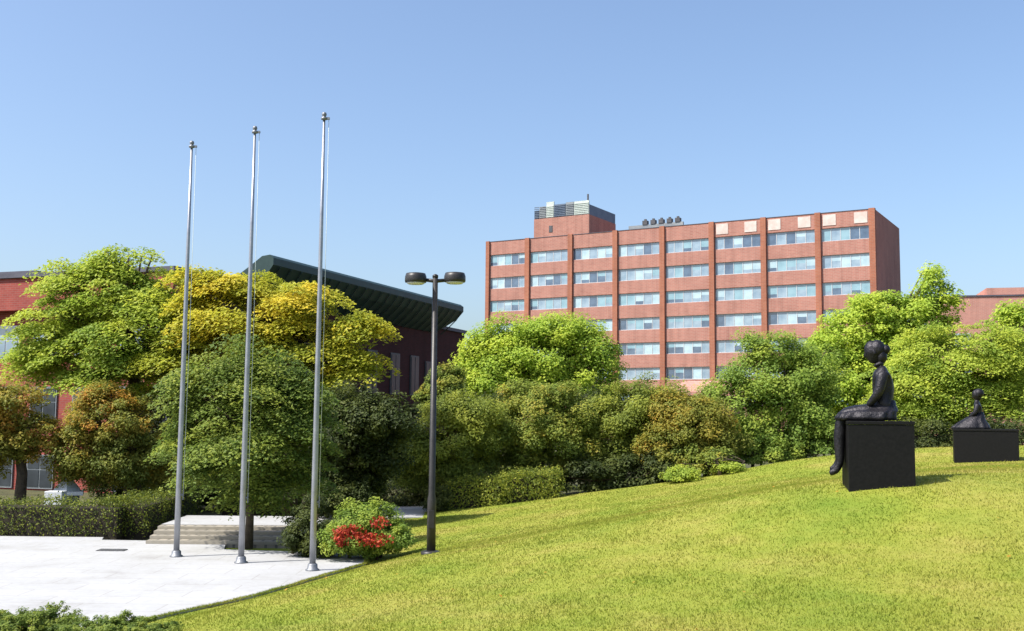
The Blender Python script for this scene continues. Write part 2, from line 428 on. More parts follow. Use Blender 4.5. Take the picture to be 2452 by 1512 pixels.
def lawn_keep(x, y):
    d = edge_dist(x, y)
    pav = (y > 22.7) & (y < 26.6) & (x < SX1+0.1) & (x > -9.6)
    return ((d > -0.15) & (y < 31) & ~pav) | ((y > 20.9) & (y < 27.8) & (x > -7.6) & (d < 0) & ~pav)
grid_mesh('lawn', np.arange(-10, 24.01, 0.2), np.arange(-4, 32.01, 0.2), 0.0, M['lawn'], lawn_keep)

# grass blades: one mass
def blades(n):
    u = RNG.random(n)
    y = 7.5 + (31-7.5)*u**1.35
    lim = (y/F)*1226*1.06
    x = RNG.uniform(-1, 1, n)*lim
    d = edge_dist(x, y)
    ok = (d > -0.02)
    x, y = x[ok], y[ok]; n = len(x)
    z = terrain(x, y)
    h = RNG.uniform(0.012, 0.034, n)*(1+0.25*np.sin(x*3.1)*np.cos(y*2.3)); wd = RNG.uniform(0.0035, 0.0065, n)*(0.7+y/16)
    a = RNG.uniform(0, 2*np.pi, n); ln = RNG.uniform(0.1, 0.9, n)*h; b = RNG.uniform(0, 2*np.pi, n)
    p = np.stack([x, y, z-0.004], 1); s = np.stack([np.cos(a)*wd, np.sin(a)*wd, np.zeros(n)], 1)
    t = p + np.stack([np.cos(b)*ln, np.sin(b)*ln, h], 1)
    v = np.stack([p-s, p+s, t], 1).reshape(-1, 3)
    f = np.arange(3*n).reshape(-1, 3)
    o = link_mesh('grass', np_mesh('grass', v, f, RNG.random(n)), M['blade'])
    tag(o, 'short sunlit yellow-green grass over the sloping lawn', 'grass', kind='stuff')
blades(330000)
def edge_tufts(n):
    y = RNG.uniform(12.0, 20.6, n); x = np.interp(y, EDGE[:, 1], EDGE[:, 0]) + np.abs(RNG.normal(0, 0.035, n)) - 0.045*(0.5+0.5*np.sin(y*5.3)*np.cos(y*2.1+1)) + 0.01
    z = np.maximum(terrain(x, y), 0.012)
    h = RNG.uniform(0.015, 0.04, n); wd = RNG.uniform(0.003, 0.005, n); a = RNG.uniform(0, 2*np.pi, n); b = RNG.uniform(0, 2*np.pi, n); ln = RNG.uniform(0.2, 0.9, n)*h
    p = np.stack([x, y, z-0.004], 1); q = np.stack([np.cos(a)*wd, np.sin(a)*wd, np.zeros(n)], 1)
    t = p + np.stack([np.cos(b)*ln-0.01, np.sin(b)*ln, h], 1)
    v = np.stack([p-q, p+q, t], 1).reshape(-1, 3)
    o = link_mesh('grass', np_mesh('grass', v, np.arange(3*n).reshape(-1, 3), RNG.random(n)), M['blade'])
    tag(o, 'ragged fringe of grass along the edge of the white plaza', 'grass', kind='stuff')
edge_tufts(7000)

# ------------------------------------------------------------------ leaves
def leaf_cloud(cen, nrm, size, tint, aspect=0.55):
    """two-triangle folded leaves at given centres"""
    n = len(cen)
    nrm = nrm/np.maximum(np.linalg.norm(nrm, axis=1, keepdims=True), 1e-6)
    r = RNG.normal(size=(n, 3)); u = np.cross(nrm, r); u /= np.maximum(np.linalg.norm(u, axis=1, keepdims=True), 1e-6)
    v = np.cross(nrm, u)
    L = (size*RNG.uniform(0.6, 1.3, n))[:, None]*0.5; Wd = L*aspect
    a = cen - u*L; b = cen + v*Wd + nrm*L*0.16; c = cen + u*L; d = cen - v*Wd + nrm*L*0.16
    V = np.stack([a, b, c, d], 1).reshape(-1, 3)
    Fc = np.arange(4*n).reshape(-1, 4)
    return V, Fc, tint

def crown_points(lobes, n, style='round', clump=0.42, hollow=0.45):
    """lobes: (centre, radii, weight) in metres -> leaf centres, normals, per-clump tint"""
    ws = np.array([l[2]*(l[1][0]*l[1][2]) for l in lobes]); ws = ws/ws.sum()
    P, N, T = [], [], []
    for (c, r, _, toff), wgt in zip(lobes, ws):
        c = np.array(c); r = np.array(r)
        nl = int(n*wgt)
        vol = r[0]*r[1]*r[2]
        nc = max(16, int((4.2 if style == 'pad' else 8.5)*(r[0]*r[2])/(clump*clump)))
        nl = int(nl*(1.3 if style == 'pad' else 1.55))
        d = RNG.normal(size=(nc, 3)); d /= np.linalg.norm(d, axis=1, keepdims=True)
        rad = hollow + (1-hollow)*RNG.random(nc)**0.38
        lump = 1 + 0.17*np.sin(d[:, 0]*5+c[0]*7) * np.cos(d[:, 2]*6+c[2]*3) + RNG.normal(0, 0.10, nc)
        cc = c + d*r*(rad*lump)[:, None]
        cs = clump*RNG.uniform(0.55, 1.35, nc)
        ct = RNG.random(nc)
        k = RNG.choice(nc, nl, p=(cs**2)/(cs**2).sum())
        g = RNG.normal(size=(nl, 3)); gl = np.linalg.norm(g, axis=1, keepdims=True)
        g = g/gl*(RNG.random((nl, 1))**0.45)
        if style == 'pad':
            out = d.copy(); out[:, 2] = 0; out /= np.maximum(np.linalg.norm(out, axis=1, keepdims=True), 1e-6)
            sc = np.stack([cs*1.75, cs*1.75, cs*0.34], 1)
            off = g*sc[k]
            along = (off*out[k]).sum(1)
            off[:, 2] -= 0.30*along + 0.22*(off[:, 0]**2+off[:, 1]**2)/cs[k]
            p = cc[k] + off
            nn = np.stack([RNG.normal(0, .45, nl), RNG.normal(0, .45, nl), np.full(nl, 1.0)], 1) + 0.35*out[k] + np.array([-0.2, -0.12, 0.0])
        elif style == 'spray':
            sc = np.stack([cs*0.8, cs*0.8, cs*1.25], 1)
            p = cc[k] + g*sc[k]
            nn = RNG.normal(0, 0.6, (nl, 3)) + 0.5*d[k] + np.array([0, 0, 0.5])
        else:
            sc = np.stack([cs, cs, cs*0.75], 1)
            p = cc[k] + g*sc[k]
            nn = RNG.normal(0, 0.42, (nl, 3)) + 0.5*g + 0.35*d[k] + np.array([-0.22, -0.12, 0.85])
        P.append(p); N.append(nn); T.append(np.clip(ct[k]*0.65 + RNG.random(nl)*0.35 + toff, 0, 1))
    return np.concatenate(P), np.concatenate(N), np.concatenate(T)

def tree(name, label, cat, lobes, Y, mat, n, leaf=0.10, style='round', clump=0.42, trunk=None, tr=0.12, group=None, hollow=0.62,
         multi=1, deep=0.85, base_z=None, crown_name='crown', trunk_name='trunk', extra=None):
    """lobes in frame pixels at distance Y: (px, py, rx, ry, depth offset, weight)"""
    k = ppm(Y)
    L = []
    for l in lobes:
        px, py, rx, ry = l[:4]; dy = l[4] if len(l) > 4 else 0.0; wt = l[5] if len(l) > 5 else 1.0
        c = at(px, py, Y+dy)
        L.append(((c.x, c.y, c.z), (rx/k, max(0.5, min(rx, ry*1.3)/k*deep), ry/k), wt, l[6] if len(l) > 6 else 0.0))
    bx = at(trunk if trunk else lobes[0][0], 1005, Y).x
    bz = tz(bx, Y) if base_z is None else base_z
    root = empty(name, (bx, Y, bz))
    tag(root, label, cat, group)
    O = np.array((bx, Y, bz))
    p, nn, t = crown_points(L, n, style, clump, hollow)
    keep = p[:, 2] > bz + 0.03
    p, nn, t = p[keep], nn[keep], t[keep]
    V, Fc, t = leaf_cloud(p - O, nn, leaf, t)
    link_mesh(crown_name, np_mesh(crown_name, V, Fc, t), mat, root)
    # trunk and limbs reaching into each lobe
    mb = MB()
    main = L[0]
    topz = main[0][2]
    rs = random.Random(int(bx*100)+int(Y*10))
    for m in range(multi):
        ox = 0 if multi == 1 else rs.uniform(-0.3, 0.3); oy = 0 if multi == 1 else rs.uniform(-0.2, 0.2)
        fork = Vector((ox*1.5 + (main[0][0]-bx)*0.35, oy*1.5, max(0.35, (main[0][2]-main[1][2]*0.75-bz))))
        pts = [Vector((ox, oy, -0.15)), Vector((ox*1.1+rs.uniform(-.04, .04), oy, fork.z*0.5)), fork]
        mb.tube(pts, [tr*1.25, tr, tr*0.82], 8)
        for c, r, _, _t in L:
            e = Vector(c) - Vector(O)
            nb = 4 if r[0] > 0.8 else 2
            for b in range(nb):
                q = e + Vector((rs.uniform(-.75, .75)*r[0], rs.uniform(-.75, .75)*r[1], rs.uniform(-.3, .75)*r[2]))
                if q.z < fork.z*0.6: q.z = fork.z + abs(q.z-fork.z)*0.5
                mid = fork.lerp(q, 0.5) + Vector((rs.uniform(-.12, .12)*r[0], rs.uniform(-.1, .1), -0.10*(q-fork).length + 0.12*r[2]))
                mb.tube([fork-Vector((0, 0, 0.03)), mid, q], [tr*0.62, tr*0.34, tr*0.10], 6)
    mb.build(trunk_name, M['bark'], root)
    return root

def box_leaves(x0, x1, y0, y1, z0, z1, n, leaf, rough=0.06):
    """leaf centres on the faces of a clipped box"""
    a = np.array([(x1-x0)*(y1-y0), (x1-x0)*(z1-z0), (x1-x0)*(z1-z0), (y1-y0)*(z1-z0), (y1-y0)*(z1-z0)]); a = a/a.sum()
    f = RNG.choice(5, n, p=a); u = RNG.random((n, 3))
    p = np.stack([x0+(x1-x0)*u[:, 0], y0+(y1-y0)*u[:, 1], z0+(z1-z0)*u[:, 2]], 1)
    nn = np.zeros((n, 3))
    for i, (ax, val, sg) in enumerate(((2, z1, 1), (1, y0, -1), (1, y1, 1), (0, x0, -1), (0, x1, 1))):
        mk = f == i
        p[mk, ax] = val; nn[mk, ax] = sg
    p += RNG.normal(0, rough, (n, 3)) + 0.05*np.sin(p[:, [1, 0, 0]]*4.0)
    return p, nn + RNG.normal(0, 0.45, (n, 3))

def hedge(name, label, segs, h, wd, n, leaf, mat, group=None, core=True, rough=0.05, zf=None):
    """clipped hedge along a polyline of ground points"""
    segs = [Vector((x, y, 0)) for x, y in segs]
    base = segs[0]
    root = empty(name, (base.x, base.y, tz(base.x, base.y)))
    tag(root, label, 'hedge', group)
    P, N = [], []
    tot = sum((b-a).length for a, b in zip(segs, segs[1:]))
    mb = MB()
    for a, b in zip(segs, segs[1:]):
        d = (b-a); L = d.length; d.normalize(); nrm = Vector((-d.y, d.x, 0))
        p, nn = box_leaves(-0.05, L+0.05, -wd/2, wd/2, 0.02, h, int(n*L/tot), leaf, rough)
        zz = p[:, 2].copy()
        X = a.x + d.x*p[:, 0] + nrm.x*p[:, 1]; Yv = a.y + d.y*p[:, 0] + nrm.y*p[:, 1]
        P.append(np.stack([X, Yv, zz + np.maximum(terrain(X, Yv), 0)], 1))
        N.append(np.stack([d.x*nn[:, 0]+nrm.x*nn[:, 1], d.y*nn[:, 0]+nrm.y*nn[:, 1], nn[:, 2]], 1))
        m = 0.05
        q = [a + nrm*(wd/2-m*1.6) , a - nrm*(wd/2-m*1.6), b - nrm*(wd/2-m*1.6), b + nrm*(wd/2-m*1.6)]
        q = [v - base for v in q]
        zb = [tz(v.x+base.x, v.y+base.y) - root.location.z for v in q]
        mb.prism([(v.x, v.y, z-0.1) for v, z in zip(q, zb)], [(v.x, v.y, z+h-0.09) for v, z in zip(q, zb)])
    P = np.concatenate(P); N = np.concatenate(N)
    O = np.array(root.location)
    V, Fc, t = leaf_cloud(P-O, N, leaf, RNG.random(len(P)))
    link_mesh('foliage', np_mesh('foliage', V, Fc, t), mat, root)
    mb.build('twigs', M['twig'], root)
    return root

def fallen(n):
    y = 8 + 21*RNG.random(n)**1.2; x = RNG.uniform(-1, 1, n)*y*0.5
    ok = edge_dist(x, y) > 0.1; x, y = x[ok], y[ok]; m = len(x)
    c = np.stack([x, y, terrain(x, y)+0.03], 1)
    V, Fc, t = leaf_cloud(c, RNG.normal(0, 0.3, (m, 3))+np.array([0, 0, 1.0]), 0.05, RNG.random(m), 0.7)
    tag(link_mesh('leaves', np_mesh('leaves', V, Fc, t), M['rust']), 'dry fallen leaves scattered over the lawn', 'leaves', kind='stuff')
fallen(420)

# ------------------------------------------------------------------ the tall brick building
tA, tB = at(1215, 577, 165), at(2025, 504.6, 139.3)
tD = Vector((tB.x-tA.x, tB.y-tA.y, 0)).normalized()
TH = math.atan2(tD.y, tD.x)
tO, tE = on_wall(1165, 620, tA, tD), on_wall(2097, 600, tA, tD)
def tx(px, py): return (on_wall(px, py, tA, tD)-tO).dot(tD)
tower = empty('office_building', (tO.x, tO.y, -0.03), TH)
tag(tower, 'tall salmon brick building with rows of strip windows and a rooftop plant room', 'building')
NB = 8; LEN = (tE-tO).dot(tD); BW = LEN/NB
ROOF = (tA.z+tB.z)/2
ROW0 = on_wall(1600, 591.5, tA, tD).z; FL = (ROW0-on_wall(1600, 894, tA, tD).z)/5; WH = 1.74
mb = MB(); mb.box(0.0, LEN, 0.42, 16, 0, ROOF-0.9); mb.box(0, LEN, 15.6, 16, ROOF-0.9, ROOF-0.05); mb.box(0, 0.4, 0.42, 15.6, ROOF-0.9, ROOF-0.05); mb.box(LEN-0.4, LEN, 0.42, 15.6, ROOF-0.9, ROOF-0.05)
mb.build('wall', M['brick_tower'], tower)
mb = MB()
zt = ROOF
for k in range(8):
    zc = ROW0 - FL*k
    zb = zc + WH/2 if k < 7 else 0.0
    mb.box(0.02, LEN-0.02, 0.06, 0.415, zb, zt)
    zt = zc - WH/2
mb.build('spandrel', M['brick_tower'], tower)
for i in range(NB+1):
    x = i*BW
    x0, x1 = (x-0.37, x+0.37)
    if i == 0: x0 = -0.02; x1 = 0.6
    if i == NB: x0 = LEN-0.75; x1 = LEN+0.02
    MB().box(x0, x1, -0.24, 0.41, 0, ROOF+0.10).build('pillar', M['brick_pier'], tower)
mb = MB(); mb.box(0.03, LEN-0.03, 0.0, 0.44, ROOF+0.004, ROOF+0.07); mb.build('coping', M['coping'], tower)
rw = random.Random(5)
def strip_window(w_, h_, parent, nm='window', panes=4, mats=None):
    m = MB()
    fr = 0.07
    m.box(0, w_, -0.05, 0.03, 0, fr); m.box(0, w_, -0.05, 0.03, h_-fr, h_)
    pw = w_/panes
    for i in range(panes+1):
        xc = min(max(i*pw, fr/2), w_-fr/2)
        m.box(xc-fr/2, xc+fr/2, -0.047, 0.028, fr+0.001, h_-fr-0.001)
    for i in range(panes):
        xa, xb = i*pw+fr*0.5+0.002, (i+1)*pw-fr*0.5-0.002
        if i == 0: xa = fr+0.002
        if i == panes-1: xb = w_-fr-0.002
        g = rw.choices([1, 2, 3, 4], weights=mats or [2, 3, 4, 3])[0]
        cut = fr + (h_-2*fr)*rw.choice([0.0, 0.0, 0.3, 0.55])
        if g >= 3 and cut > fr+0.05:           # a blind part of the way down
            m.box(xa, xb, 0.0, 0.02, cut, h_-fr, g); m.box(xa, xb, 0.001, 0.021, fr, cut, rw.choice([1, 2]))
        else:
            m.box(xa, xb, 0.0, 0.02, fr, h_-fr, g)
    return m.build(nm, [M['alu'], M['glass_dark'], M['glass_mid'], M['blind_teal'], M['blind_white']], parent)
for k in range(7):
    for i in range(NB):
        xa = i*BW + (0.62 if i == 0 else 0.40); xb = (i+1)*BW - (0.78 if i == NB-1 else 0.40)
        wt = [5, 3, 2, 1] if (k == 1 and i < 2) or (k == 0 and i in (5, 6, 7)) else [1.6, 2.6, 4, 3.4]
        o = strip_window(xb-xa, WH-0.02, tower, mats=wt, panes=5)
        o.location = (xa, 0.30, ROW0-FL*k-WH/2+0.01)
for i in (5, 6, 7):
    for (a, b) in ((0.09, 0.32), (0.64, 0.87)):
        MB().box(i*BW+a*BW, i*BW+b*BW, 0.0, 0.057, ROW0+WH/2+0.35, ROOF-0.25).build('white_panel', M['white_panel'], tower)
# penthouse, flush with the facade
PX0, PX1, PD = tx(1278, 560), tx(1410, 545), 9.4
PB, PT = on_wall(1344, 519, tA, tD).z, on_wall(1344, 484, tA, tD).z
MB().box(PX0, PX1, 0.07, PD, ROOF+0.075, PB).build('penthouse_wall', M['brick_tower'], tower)
ls = MB()
xs = [PX0+0.02, PX0+0.9, PX0+2.1, PX0+3.4, PX0+5.4, PX0+6.8, PX1-0.02]
mi = [2, 0, 1, 2, 0, 1]
tops = [PT-0.9, PT-0.5, PT+0.25, PT-0.25, PT-0.1, PT-0.1]
for a, b, m_, t_ in zip(xs, xs[1:], mi, tops):
    ls.box(a, b-0.03, 0.12, 0.3, PB+0.05, t_, m_)
    for q in range(7): ls.box(a+0.04, b-0.07, 0.04, 0.115, PB+0.15+q*0.26, PB+0.27+q*0.26, m_)
ls.build('louvre_screen', [M['louvre'], M['louvre_pale'], M['louvre_blue']], tower)
MB().box(PX1-0.25, PX1-0.03, 0.34, PD-0.1, PB+0.02, PT-0.7).build('louvre_screen', M['louvre_blue'], tower)
MB().box(PX0+0.1, PX1-0.3, PD-0.3, PD-0.12, PB+0.02, PT-0.7).build('louvre_screen', M['louvre'], tower)
MB().box(PX1-0.5, PX1-0.3, 0.4, 0.6, PB+0.02, PT+0.9).build('mast', M['dark_frame'], tower)
MB().box(PX0+2.6, PX0+3.2, 0.02, 0.068, PB-2.2, PB-1.2).build('vent', M['dark_frame'], tower)
# rooftop rail with five dark units
rx0 = tx(1532, 525)
mb = MB(); mb.box(rx0-2.2, rx0+6.2, 1.0, 1.3, ROOF+0.1, ROOF+0.75); mb.build('rooftop_rail', M['louvre'], tower)
for q in range(5):
    mb = MB(); mb.box(rx0+q*1.25, rx0+q*1.25+0.72, 0.9, 1.6, ROOF+0.755, ROOF+1.35); mb.box(rx0+q*1.25+0.2, rx0+q*1.25+0.5, 1.1, 1.4, ROOF+1.352, ROOF+1.6)
    mb.build('rooftop_vent', M['dark_frame'], tower)

# ------------------------------------------------------------------ far right brick building, low annex
c = at(2265, 1005, 120)
fb = empty('brick_building', (c.x, 120, -0.03), math.radians(-14))
tag(fb, 'pink brick building with a stepped flat roof behind the far right trees', 'building')
zA = at(2300, 712, 120).z; zB = at(2400, 686, 118).z
MB().box(0, 30, 0, 14, 0, zA).build('wall', M['brick_pink'], fb)
MB().box(4.7, 30, 0.6, 12, zA+0.004, zB).build('upper_wall', M['brick_pink'], fb)
mb = MB(); mb.box(-0.1, 30.1, -0.1, 0.55, zA+0.004, zA+0.16); mb.build('coping', M['coping'], fb)
for k in range(4):
    for i in range(8):
        m = MB(); m.box(0, 1.8, -0.05, 0.0, 0, 1.5, 0); m.box(0.1, 0.86, -0.07, -0.052, 0.1, 1.4, 1); m.box(0.94, 1.7, -0.07, -0.052, 0.1, 1.4, 1)
        o = m.build('window', [M['alu'], M['glass_mid']], fb); o.location = (1.0+i*3.5, -0.004, 1.2+k*3.3)

c = at(1600, 1005, 78)
an = empty('annex_building', (c.x, 78, -0.03), math.radians(-20))
tag(an, 'low pink annex with an overhanging roof below the tall brick building', 'building')
zr = at(1700, 938, 78).z
MB().box(0, 4.1, 1.4, 9, 0, zr-0.35).build('wall', M['brick_pink'], an)
mb = MB()
mb.prism([(-1, 0, zr-0.28), (6.6, 0, zr-0.28), (6.6, 10, zr-0.28), (-1, 10, zr-0.28)], [(-1, 0, zr), (6.6, 0, zr), (6.6, 10, zr), (-1, 10, zr)])
mb.prism([(-0.95, 0.05, zr+0.003), (6.5, 0.05, zr+0.003), (6.5, 9.9, zr+0.003), (-0.95, 9.9, zr+0.003)], [(0.8, 2.6, zr+0.85), (4.4, 2.6, zr+0.85), (4.4, 7, zr+0.85), (0.8, 7, zr+0.85)])
mb.build('roof', M['brick_pink'], an)
MB().box(3.2, 4.0, 0.3, 1.1, 0, zr-0.285).build('pillar', M['brick_pink'], an)
m = MB(); m.box(0.4, 2.8, 1.34, 1.396, zr-2.3, zr-0.8, 0); m.box(0.5, 1.55, 1.31, 1.338, zr-2.2, zr-0.9, 1); m.box(1.65, 2.7, 1.31, 1.338, zr-2.2, zr-0.9, 1)
m.build('window', [M['dark_frame'], M['glass_shade']], an)

# ------------------------------------------------------------------ red brick building with the flared dark roof
pA = at(650, 605, 40)
_q = ray(1110, 728); pB = Vector((0, 0, EYE)) + _q*((pA.z-EYE)/_q.z)
pD = Vector((pB.x-pA.x, pB.y-pA.y, 0)); PL = pD.length; pD.normalize()
PTH = -math.asin(pD.x)
PZ = pA.z - 8.92
pav = empty('red_brick_building', (pA.x, pA.y, -0.03+PZ), PTH)
tag(pav, 'red brick building with a dark green flared roof behind the left trees', 'building')
def loc2(px, yl):
    """local x where the sight line at px crosses the local plane y = yl"""
    ax = Vector((math.cos(PTH), math.sin(PTH), 0)); ay = Vector((-math.sin(PTH), math.cos(PTH), 0))
    return (on_wall(px, 1000, pav.location + ay*yl, ax) - pav.location).dot(ax)
WX = -1.25
MB().box(-16, WX, 0.9, PL-1.06, -1, 7.5).build('wall', M['brick_red_shaded'], pav)
MB().box(-9, WX-0.02, PL-1.056, PL+3.24, -1, 7.62).build('wing_wall', M['brick_red_shaded'], pav)
MB().box(-9.1, WX+0.1, PL-1.04, PL+3.36, 7.625, 7.80).build('coping', M['coping'], pav)
rf = MB()
def prof(y, k=1.0):     # right-hand profile of the flared roof at local y
    return [(WX-0.3, y, 7.38), (WX+0.05, y, 7.36), (WX+0.50, y, 7.71), (-0.32, y, 8.10), (0.0, y, 8.52), (0.0, y, 8.78), (-0.16, y, 8.90), (-0.5, y, 8.86), (-0.95, y, 8.55), (-1.5, y, 8.2), (-9, y, 7.55)]
y_s = [0.15, 19.06]
A = [rf.bm.verts.new(p) for p in prof(0.15)]
Bv = [rf.bm.verts.new((p[0] if i < 2 else p[0], (PL-1.06 if i < 2 else (PL-0.55 if i == 2 else (PL-0.12 if i == 3 else PL))), p[2])) for i, p in enumerate(prof(PL))]
n_ = len(A)
for i in range(n_): rf.bm.faces.new((A[i], A[(i+1) % n_], Bv[(i+1) % n_], Bv[i]))
rf.bm.faces.new(A); rf.bm.faces.new(list(reversed(Bv)))
for q in range(24):      # standing seams following the curved flare
    y = 0.6 + q*0.77
    for (xa, _, za), (xb, _, zb) in zip(prof(0)[1:4], prof(0)[2:5]):
        rf.prism([(xa+0.01, y, za-0.03), (xb+0.01, y, zb-0.03), (xb+0.03, y, zb-0.06), (xa+0.03, y, za-0.06)], [(xa+0.01, y+0.05, za-0.03), (xb+0.01, y+0.05, zb-0.03), (xb+0.03, y+0.05, zb-0.06), (xa+0.03, y+0.05, za-0.06)])
rf.build('roof', M['roof_green'], pav)
for yy, hh in ((5.0, 2.0), (8.0, 2.0), (10.6, 2.0), (13.0, 2.0), (15.2, 2.0), (17.0, 1.8)):
    for zz in (0.9, 4.0):
        m = MB(); m.box(WX+0.004, WX+0.06, yy-0.5, yy+0.5, zz, zz+hh, 0)
        m.box(WX+0.062, WX+0.08, yy-0.42, yy-0.03, zz+0.08, zz+hh-0.08, 1); m.box(WX+0.062, WX+0.08, yy+0.03, yy+0.42, zz+0.08, zz+hh-0.08, 1)
        m.build('window', [M['dark_frame'], M['glass_shade']], pav)
# the sunlit wing on the left
FY = -2.5
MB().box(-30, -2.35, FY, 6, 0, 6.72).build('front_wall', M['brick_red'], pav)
MB().box(-30.5, -2.0, FY-0.55, 6.4, 6.724, 7.93).build('fascia', M['brick_red'], pav)
MB().box(-30.6, -1.9, FY-0.65, 6.5, 7.934, 8.10).build('coping', M['coping'], pav)
MB().box(loc2(-60, FY)-1, loc2(30, FY), FY+0.8, FY+3, 8.104, 8.42).build('rooftop_unit', M['coping'], pav)
for px in (8, 104, 206, 310, 400):
    xl = loc2(px, FY)
    for zz, hh in ((4.95, 1.25), (2.6, 1.3), (0.15, 1.25)):
        if px == 206 and zz < 1: continue
        m = MB(); ww = 0.62
        m.box(xl-ww, xl+ww, FY-0.06, FY-0.004, zz, zz+hh, 0)
        for a, b in ((-ww+0.06, -0.03), (0.03, ww-0.06)):
            m.box(xl+a, xl+b, FY-0.08, FY-0.062, zz+0.07, zz+hh*0.55, 1); m.box(xl+a, xl+b, FY-0.08, FY-0.062, zz+hh*0.55+0.05, zz+hh-0.07, 1)
        m.build('window', [M['louvre'] if zz < 4 else M['alu'], M['glass_mid'] if zz > 4 else M['glass_shade']], pav)

# ------------------------------------------------------------------ flagpoles
FP = [(_e(422, 1335), 'leftmost of the three silver flagpoles, shortest in view and beside the hedge'),
      (_e(577, 1350), 'middle one of the three bare silver flagpoles on the white plaza'),
      (_e(748, 1368), 'rightmost of the three silver flagpoles, nearest the lawn edge')]
def make_pole(x, y, label, zs=1.0):
    r = empty('flagpole', (x, y, 0.012)); r.scale = (1, 1, zs)
    tag(r, label, 'flagpole', 'flagpoles in a row on the plaza')
    MB().lathe([(0.056, 0.04), (0.054, 1.5), (0.045, 3.5), (0.034, 6), (0.022, 7.85)], 16).build('pole', M['pole'], r)
    MB().lathe([(0.12, 0.0), (0.12, 0.02), (0.09, 0.035), (0.085, 0.10), (0.066, 0.12)], 20).build('base_plate', M['pole_cap'], r)
    mb = MB(); mb.lathe([(0.03, 7.852), (0.055, 7.86), (0.055, 7.895), (0.025, 7.905), (0.04, 7.93), (0.045, 7.955), (0.035, 7.985), (0.008, 7.995)], 14)
    mb.box(0.03, 0.10, -0.02, 0.02, 7.862, 7.90)
    mb.build('finial', M['pole_cap'], r)
    mb = MB(); mb.box(0.045, 0.085, -0.012, 0.012, 1.14, 1.17); mb.box(0.08, 0.095, -0.012, 0.012, 1.06, 1.25)
    mb.build('cleat', M['pole_cap'], r)
    mb = MB(); mb.tube([(0.085, 0, 1.2), (0.092, 0.004, 4.2), (0.085, 0, 7.88)], [0.005]*3, 5); mb.build('halyard', M['louvre_pale'], r)
for ((x, y), lb), zs in zip(FP, (1.0, 1.011, 1.014)): make_pole(x, y, lb, zs)

# ------------------------------------------------------------------ lamp post
lx, ly = at(1032, 1325, 18.5).x, 18.5
lamp = empty('lamp_post', (lx, ly, tz(lx, ly)), math.radians(4))
tag(lamp, 'dark double-headed lamp post standing on the grass', 'lamp post')
mb = MB(); mb.tube([(0, 0, -0.1), (0, 0, 0.9), (0, 0, 0.98), (0, 0, 4.66)], [0.078, 0.074, 0.058, 0.046], 12); mb.build('pole', M['lamp'], lamp)
MB().box(-0.045, 0.045, -0.083, -0.066, 0.42, 0.72).build('access_door', M['lamp'], lamp, 0.004)
MB().lathe([(0.17, -0.04), (0.17, 0.03), (0.12, 0.045), (0.10, 0.05)], 16).build('base_plate', M['lamp'], lamp)
mb = MB(); mb.tube([(-0.2, 0, 4.62), (0, 0, 4.60), (0.2, 0, 4.62)], [0.03, 0.034, 0.03], 8); mb.lathe([(0.05, 4.66), (0.05, 4.70), (0.02, 4.72)], 12); mb.build('arm', M['lamp'], lamp)
for sx, dz in ((-1, 0.0), (1, 0.02)):
    h = MB().lathe([(0.15, 4.565), (0.180, 4.57), (0.186, 4.60), (0.184, 4.67), (0.165, 4.725), (0.10, 4.735), (0.02, 4.74)], 20, (sx*0.335, 0, dz)).build('lamp_head', M['lamp'], lamp)
    MB().lathe([(0.02, 4.53), (0.13, 4.54), (0.165, 4.564)], 20, (sx*0.335, 0, dz)).build('lens', M['lens'], h)

# ------------------------------------------------------------------ bronze figures
def skin_body(name, verts, edges, rads, mat, parent, root=0, sub=2):
    me = bpy.data.meshes.new(name+'_cage'); me.from_pydata(verts, edges, []); 
    o = bpy.data.objects.new(name+'_cage', me); COL.objects.link(o)
    bm = bmesh.new(); bm.from_mesh(me); ly_ = bm.verts.layers.skin.verify(); bm.verts.ensure_lookup_table()
    for i, v in enumerate(bm.verts):
        r = rads[i]; v[ly_].radius = r if isinstance(r, tuple) else (r, r); v[ly_].use_root = (i == root)
    bm.to_mesh(me); bm.free()
    sk = o.modifiers.new('s', 'SKIN'); sk.use_smooth_shade = True; sk.branch_smoothing = 0.4
    sb = o.modifiers.new('d', 'SUBSURF'); sb.levels = sub; sb.render_levels = sub
    dg = bpy.context.evaluated_depsgraph_get(); dg.update()
    m2 = bpy.data.meshes.new_from_object(o.evaluated_get(dg)); m2.name = name
    bpy.data.objects.remove(o); bpy.data.meshes.remove(me)
    m2.materials.clear()
    for p in m2.polygons: p.use_smooth = True
    return m2

def merge(name, meshes, mat, parent):
    bm = bmesh.new()
    for m in meshes: bm.from_mesh(m)
    me = bpy.data.meshes.new(name); bm.to_mesh(me); bm.free()
    for p in me.polygons: p.use_smooth = True
    return link_mesh(name, me, mat, parent)

def blob(name, parts, mat, parent):
    """smooth ellipsoids pressed together: hair, faces"""
    bm = bmesh.new()
    for c, r in parts:
        bmesh.ops.create_uvsphere(bm, u_segments=20, v_segments=14, radius=1.0, matrix=Matrix.Translation(c) @ Matrix.Diagonal((*r, 1)))
    for f in bm.faces: f.smooth = True
    me = bpy.data.meshes.new(name); bm.to_mesh(me); bm.free()
    return link_mesh(name, me, mat, parent)

